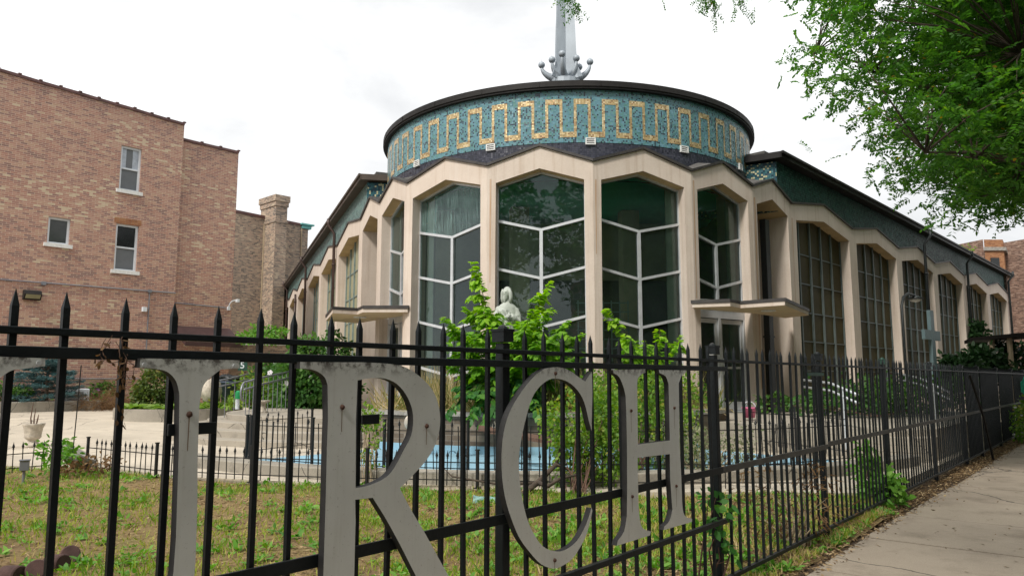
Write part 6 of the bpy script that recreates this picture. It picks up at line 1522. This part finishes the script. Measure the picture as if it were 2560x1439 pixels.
shrub('tall_weeds', 'yellow green weeds growing behind the ramp handrails', 'weeds', tuple(UY(660, 1015, 21.5)), [(tuple(UY(640, 985, 21.5)), (.7, .4, .5), 44, 24, .11), (tuple(UY(560, 1010, 20.5)), (.5, .3, .2), 20, 20, .08)], .12, .05, 'leaf_shrub', nst=16)
# low garage wall and ledge closing the alley
b = MB(); q = UY(560, 895, 33); b.box((q.x, 33, .1), (7.0, 1.5, 0), (0, .3, 0), (0, 0, UY(600, 862, 33).z - .1)); single(b, 'alley_wall', M['brick_tan'], 'low tan brick wall closing the alley beside the left wing', 'wall')
b = MB(); b.box((q.x, 32.9, UY(600, 862, 33).z), (7.0, 1.5, 0), (0, .5, 0), (0, 0, .12)); single(b, 'wall_cap', M['white_worn'], 'pale cap lying along the top of the low alley wall', 'cap')
# ivy and shrubs on the right wing
iv = V[7] + dR * 19.0 + nR * .3
shrub('ivy', 'dark ivy climbing a pier in the middle of the right wing', 'ivy', (iv.x, iv.y, .3), [((iv.x, iv.y, 2.2), (.32, .22, 1.9), 70, 24, .12), ((iv.x - .2, iv.y, .9), (.8, .3, .7), 50, 24, .14)], .2, .14, 'leaf_ivy', nst=8)
shrub('dark_bushes', 'dark bushes under the porch roof at the end of the right wing', 'bushes', tuple(UZ(2450, 1000, .3)), [(tuple(UY(2450, 915, 28)), (1.2, .6, .55), 80, 24, .14), (tuple(UY(2400, 930, 27)), (.7, .5, .4), 40, 24, .13), (tuple(UY(2520, 905, 29)), (.9, .5, .7), 50, 24, .14)], .2, .13, 'leaf_ivy', nst=10)
shrub('roof_weeds', 'yellowish weeds growing on the eave of the right wing', 'weeds', tuple(UY(2410, 628, 36)), [(tuple(UY(2412, 632, 36)), (.32, .3, .3), 18, 16, .09), (tuple(UY(2490, 672, 39)), (.35, .3, .2), 10, 16, .1)], .14, .05, 'leaf_shrub', nst=8, stem='twig_pale')
shrub('step_ivy', 'green ground ivy on the bank beside the right steps', 'ivy', tuple(UY(2190, 1040, 15)), [(tuple(UY(2150, 1010, 16)), (1.3, .6, .45), 80, 24, .13), (tuple(UY(2300, 1000, 17)), (1.4, .6, .4), 60, 24, .13), (tuple(UY(1935, 1015, 17)), (.35, .3, .3), 16, 20, .08)], .11, .075, 'leaf_dark', nst=10)
# weeds along the street fence
q = FP(4.3, -.05, .02)
shrub('fence_weed', 'leafy green weed pushing through the street fence at a post', 'weed', tuple(q), [(tuple(UY(2195, 1190, 8.75)), (.2, .16, .26), 22, 16, .045), (tuple(UY(2200, 1225, 8.65)), (.24, .14, .14), 16, 16, .045), (tuple(UY(2150, 1150, 8.9)), (.15, .15, .18), 8, 12, .05)], .085, .05, 'leaf_weed', nst=10)
shrub('fence_weed', 'yellowish vine on the corner of the lettered fence beneath the letter H', 'weed', tuple(FP(-.35, -.06, .02)), [(tuple(FP(-.32, .0, .56)), (.09, .08, .14), 7, 7, .03), (tuple(FP(-.26, .02, .28)), (.08, .06, .08), 3, 6, .03)], .07, .045, 'leaf_elm_low', nst=6)
shrub('fence_weed', 'dry brown stalks among the pickets right of the letter H', 'weed', tuple(FP(1.6, -.12, .02)), [(tuple(FP(1.55, -.15, .4)), (.5, .15, .4), 40, 12, .05)], .09, .014, 'leaf_dead', nst=24, stem='twig_pale', hexa=False)
shrub('flowering_weeds', 'tall flowering weeds with white blossoms at the far right fence', 'weeds', tuple(FP(15.6, .55, 0)), [(tuple(FP(15.3, .45, .45)), (.42, .42, .42), 46, 26, .07), (tuple(FP(16.3, .6, .65)), (.4, .4, .55), 50, 26, .07), (tuple(FP(17.2, .7, .75)), (.5, .45, .6), 40, 26, .08)], .075, .04, 'leaf_shrub', nst=24, flowers=('petal_white', 46, .035))
# withered creeper on the near rail
P = []; t = thing('dead_creeper', 'withered brown creeper hanging from the top rails near the letter U', 'creeper', FP(-4.2, .03, 1.5)); b = MB(); D = []
for k in range(9):
    x0 = rnd.uniform(245, 305); y0 = rnd.uniform(838, 880); p = UP(x0, y0, (F0.x, F0.y), FAZ) + FN * rnd.uniform(.02, .05); pts = [p]
    for j in range(5): p = p + Vector((rnd.gauss(0, .012), rnd.gauss(0, .01), -rnd.uniform(.008, .028))); pts.append(p); P.append(list(p)); D.append([rnd.gauss(0, 1), rnd.gauss(0, 1), -.6])
    b.tube(pts, .0012, 4)
b.build('stems', M['twig'], t)
for k in range(14): p = UP(rnd.uniform(283, 305), rnd.uniform(880, 1060), (F0.x, F0.y), FAZ) + FN * .016; P.append(list(p)); D.append([rnd.gauss(0, .4), rnd.gauss(0, .4), -1])
n = len(P); leafobj('withered_leaves', M['leaf_dead'], t, (np.array(P), np.array(D), rdir(n), .014 + .014 * RG.random(n), .006 + .007 * RG.random(n), RG.random(n) * .6))

# ------------------------------------------------------------------ street trees
SIL = [(2090, -400), (1984, 15), (2033, 46), (2085, 62), (2085, 100), (2010, 118), (1976, 156), (1982, 180), (2045, 192), (2000, 214), (1998, 262), (2086, 252), (2080, 285), (2082, 329), (2150, 338), (2122, 380), (2218, 345), (2190, 405), (2193, 462), (2240, 470), (2278, 518), (2345, 512), (2356, 550), (2402, 576), (2436, 558), (2523, 552), (2560, 566), (3600, 600), (3600, -400)]
def projpx(P):
    P = np.asarray(P, float); Y, Z = P[:, 1], P[:, 2] - EYE
    fw = Y * math.cos(PITCH) + Z * math.sin(PITCH); up = -Y * math.sin(PITCH) + Z * math.cos(PITCH)
    fw = np.where(fw < .1, .1, fw)
    return np.stack([CX + FPX * P[:, 0] / fw, CY - FPX * up / fw], 1)
def in_sil(P):
    q = projpx(P); return (in_poly(q[:, 0], q[:, 1]) & in_poly(q[:, 0] - 34, q[:, 1] + 10) & in_poly(q[:, 0], q[:, 1] + 42)) | (q[:, 1] < -200) | (q[:, 0] > 3000)
def in_poly(x, y):
    c = np.zeros(len(x), bool); n = len(SIL)
    for i in range(n):
        a, d = SIL[i], SIL[i - 1]
        hit = ((a[1] > y) != (d[1] > y)) & (x < (d[0] - a[0]) * (y - a[1]) / (d[1] - a[1] + 1e-9) + a[0]); c ^= hit
    return c
def fronds(C, nf, nl, fl, L, Wd, spread=.3, down=.35):
    C = np.repeat(C, nf, 0); n = len(C); S0 = C + RG.normal(size=(n, 3)) * spread * np.array([1, 1, .55])
    d = rdir(n); d[:, 2] = d[:, 2] * .5 - down; d /= np.linalg.norm(d, axis=1, keepdims=True)
    sd_ = np.cross(d, np.tile([0, 0, 1.], (n, 1)) + RG.normal(size=(n, 3)) * .35); sd_ /= np.linalg.norm(sd_, axis=1, keepdims=True)
    ln = fl * (.6 + .7 * RG.random(n)); P, D, T = [], [], []; tb = RG.random(n)
    for k in range(nl):
        f_ = (k + .6) / nl
        for s_ in (-1, 1):
            p = S0 + d * (ln * f_)[:, None]; p[:, 2] -= .12 * ln * f_ * f_; P.append(p); D.append(sd_ * s_ + d * .45 + RG.normal(size=(n, 3)) * .18); T.append(tb)
    P, D, T = np.concatenate(P), np.concatenate(D), np.concatenate(T); m = len(P)
    T = np.clip(.12 + .62 * T + RG.normal(size=m) * .12, 0, 1) * .9; T[RG.random(m) < .005] = 1.0
    return P, D, np.tile([0, 0, 1.], (m, 1)) + RG.normal(size=(m, 3)) * .45, L * (.7 + .6 * RG.random(m)), Wd * (.7 + .6 * RG.random(m)), T
def street_tree(label, tx, ty, h0, cen, rad, ncl, limbs, sil=True, nf=11, nl=8, fl=.3, L=.075, Wd=.034, mat_='leaf_locust'):
    t = thing('street_tree', label, 'tree', (tx, ty, -.05), 'street trees'); b = MB()
    fork = Vector((tx, ty, h0)); b.tube([(tx, ty, -.1), (tx + .03, ty, .3), (tx, ty + .04, h0 * .6), fork], [.34, .25, .21, .19], 10)
    C = rdir(ncl * 6); C = C * (RG.random(len(C)) ** .42)[:, None] * np.array(rad) + np.array(cen)
    C = C[C[:, 2] > h0 + .4]
    if sil:
        C = C[in_sil(C)]; q_ = projpx(C); C = C[(q_[:, 0] > 2330) | (RG.random(len(C)) < .55)]
    C = C[:ncl]
    ends = []
    for k in range(limbs):
        e = Vector(C[RG.integers(len(C))]); mid = fork.lerp(e, .5) + Vector((rnd.gauss(0, .25), rnd.gauss(0, .25), .45)); b.tube([fork - Vector((0, 0, .15)), fork.lerp(mid, .5) + Vector((0, 0, .1)), mid, mid.lerp(e, .6) + Vector((0, 0, .08)), e], [.12, .085, .05, .03, .01], 7); ends += [mid, mid.lerp(e, .6), e]
    E_ = np.array([list(e) for e in ends])
    for c in C[::2]:
        j = np.argmin(((E_ - c) ** 2).sum(1)); q = Vector(E_[j]); c = Vector(c)
        if (q - c).length < 3: b.tube([q, q.lerp(c, .5) + Vector((rnd.gauss(0, .06), rnd.gauss(0, .06), .1)), c], [.018, .011, .004], 4)
    b.build('trunk', M['bark'], t, True)
    leafobj('crown', M[mat_], t, fronds(C, nf, nl, fl, L, Wd)); return t, C
street_tree('large green locust tree overhanging the pavement at the right', 10.3, 11.0, 3.6, (8.6, 11.6, 7.3), (5.2, 3.8, 4.3), 1600, 18)
street_tree('second locust tree added for shade farther along the kerb behind the first', 17.0, 18.6, 4.2, (16.0, 18.6, 9.4), (5.5, 5.0, 4.4), 560, 10, fl=.42, L=.12, Wd=.055)  # put in along the kerb to keep sky light off the right wing
street_tree('third locust tree added for shade far along the kerb at the right', 24.5, 27.5, 4.2, (23.5, 27.5, 9.8), (5.5, 5.5, 4.6), 380, 8, fl=.55, L=.17, Wd=.08)  # another crown added to darken the right wing
# a tree beside the photographer: its twigs hang into the top of the picture
t = thing('street_tree', 'tree whose hanging twigs show against the sky along the top edge', 'tree', (5.2, .6, -.05), 'street trees'); b = MB()
fork = Vector((5.2, .6, 3.3)); b.tube([(5.2, .6, -.1), (5.2, .62, .4), (5.15, .6, 2), fork], [.32, .24, .2, .18], 10)
tw = [((1420, 22), 6.4, 14), ((1438, 46), 6.4, 8), ((1500, 4), 6.6, 4), ((1655, 2), 6.8, 6), ((1772, 22), 6.6, 16), ((1785, 48), 6.6, 8), ((1850, 18), 6.8, 8), ((1862, 44), 6.8, 5), ((1720, -120), 6.6, 40), ((1480, -120), 6.4, 30), ((1600, -130), 6.6, 30), ((1850, -130), 6.7, 40)]
lim = [fork, Vector((4.2, 3.2, 5.4)), UY(1800, -190, 6.0), UY(1600, -130, 6.4), UY(1430, -90, 6.4)]; b.tube(lim, [.14, .09, .05, .03, .012], 7)
P_all = []
for (px, py), Y, nfr in tw:
    c = UY(px, py - 30, Y); q = min([lim[2].lerp(lim[3], k / 6) for k in range(7)] + [lim[3].lerp(lim[4], k / 6) for k in range(7)], key=lambda v: (v - c).length)
    b.tube([q, q.lerp(c, .5) + Vector((0, 0, .04)), c], [.01, .006, .002], 4); P_all.append((c, nfr))
b2 = [fronds(np.array([list(c)]), n_, 8, .14, .03, .012, .045, .9) for c, n_ in P_all]
# the rest of the crown, above and behind the camera
C = rdir(1500) * (RG.random(1500) ** .42)[:, None] * np.array((5.5, 5.2, 3.0)) + np.array((2.6, .2, 7.4)); pp = projpx(C); C = C[(C[:, 1] < 2.0) | ((pp[:, 1] < -160))][:230]
b2.append(fronds(C, 9, 7, .34, .1, .046))
for k in range(9):
    e = Vector(C[k * 7]); m2 = fork.lerp(e, .5) + Vector((0, 0, .4)); b.tube([fork - Vector((0, 0, .1)), m2, e], [.1, .05, .012], 6)
b.build('trunk', M['bark'], t, True)
args = [np.concatenate([x[i] for x in b2]) for i in range(6)]; leafobj('crown', M['leaf_locust'], t, args)
# across the street: houses and trees; they stand out of the picture, show in the glass and take light from the street side
for k, (x, y, s_, lb) in enumerate([(-10.5, -9.5, 1.0, 'tree across the street mirrored in the left windows'), (-2.5, -13.0, 1.15, 'tree across the street mirrored in the middle windows'), (8.5, -13.5, 1.1, 'tree across the street mirrored in the right windows')]):
    street_tree(lb, x, y, 3.2, (x, y, 9.2 * s_), (4.6 * s_, 3.6 * s_, 5.4 * s_), 240, 8, False, 8, 5, .6, .26, .15)
for k, (s_, lb) in enumerate([(9, 'unseen shade tree added on the far kerb opposite the fence gate'), (19, 'unseen shade tree added on the far kerb opposite the right wing'), (30, 'farthest unseen shade tree added along the far kerb past the right wing')]):  # added out of view to cut the sky light on wing and pavement
    q = FP(s_, 15.2); street_tree(lb, q.x, q.y, 3.2, (q.x, q.y, 8.6), (4.6, 4.6, 5.2), 260, 8, False, 8, 5, .6, .26, .15)
def block(label, s0, s1, off, hgt, m):
    ob = thing('brick_building', label, 'building', FP((s0 + s1) / 2, off + 4, -.1)); b = MB()
    b.box(FP(s0, off, -.1), FD * (s1 - s0), FN * 9, (0, 0, hgt)); b.build('building_wall', M[m], ob)
    n = int((s1 - s0) / 3.4)
    for i in range(n):
        for z in (1.2, 4.5, 7.8):
            if z + 2.4 > hgt: continue
            w_ = MB(); w_.box(FP(s0 + (i + .4) * (s1 - s0) / n, off - .03, z), FD * 1.2, FN * .08, (0, 0, 1.9)); wo_ = w_.build('window', M['white_paint'], ob)
            w_ = MB(); w_.box(FP(s0 + (i + .4) * (s1 - s0) / n + .08, off - .045, z + .08), FD * 1.04, FN * .02, (0, 0, 1.74)); w_.build('pane', M['grey_glass'], wo_)
block('long brick apartment block across the street mirrored in the windows', -42, -9, 17.5, 11.0, 'brick_red')
block('unseen brown brick block added across the street to shade the fence', -7, 16, 17.5, 11.5, 'brick_brown')  # this block and the next are added unseen to darken the street side
block('unseen tan brick block added across the street to shade the right wing', 18, 46, 17.5, 11.5, 'brick_tan')
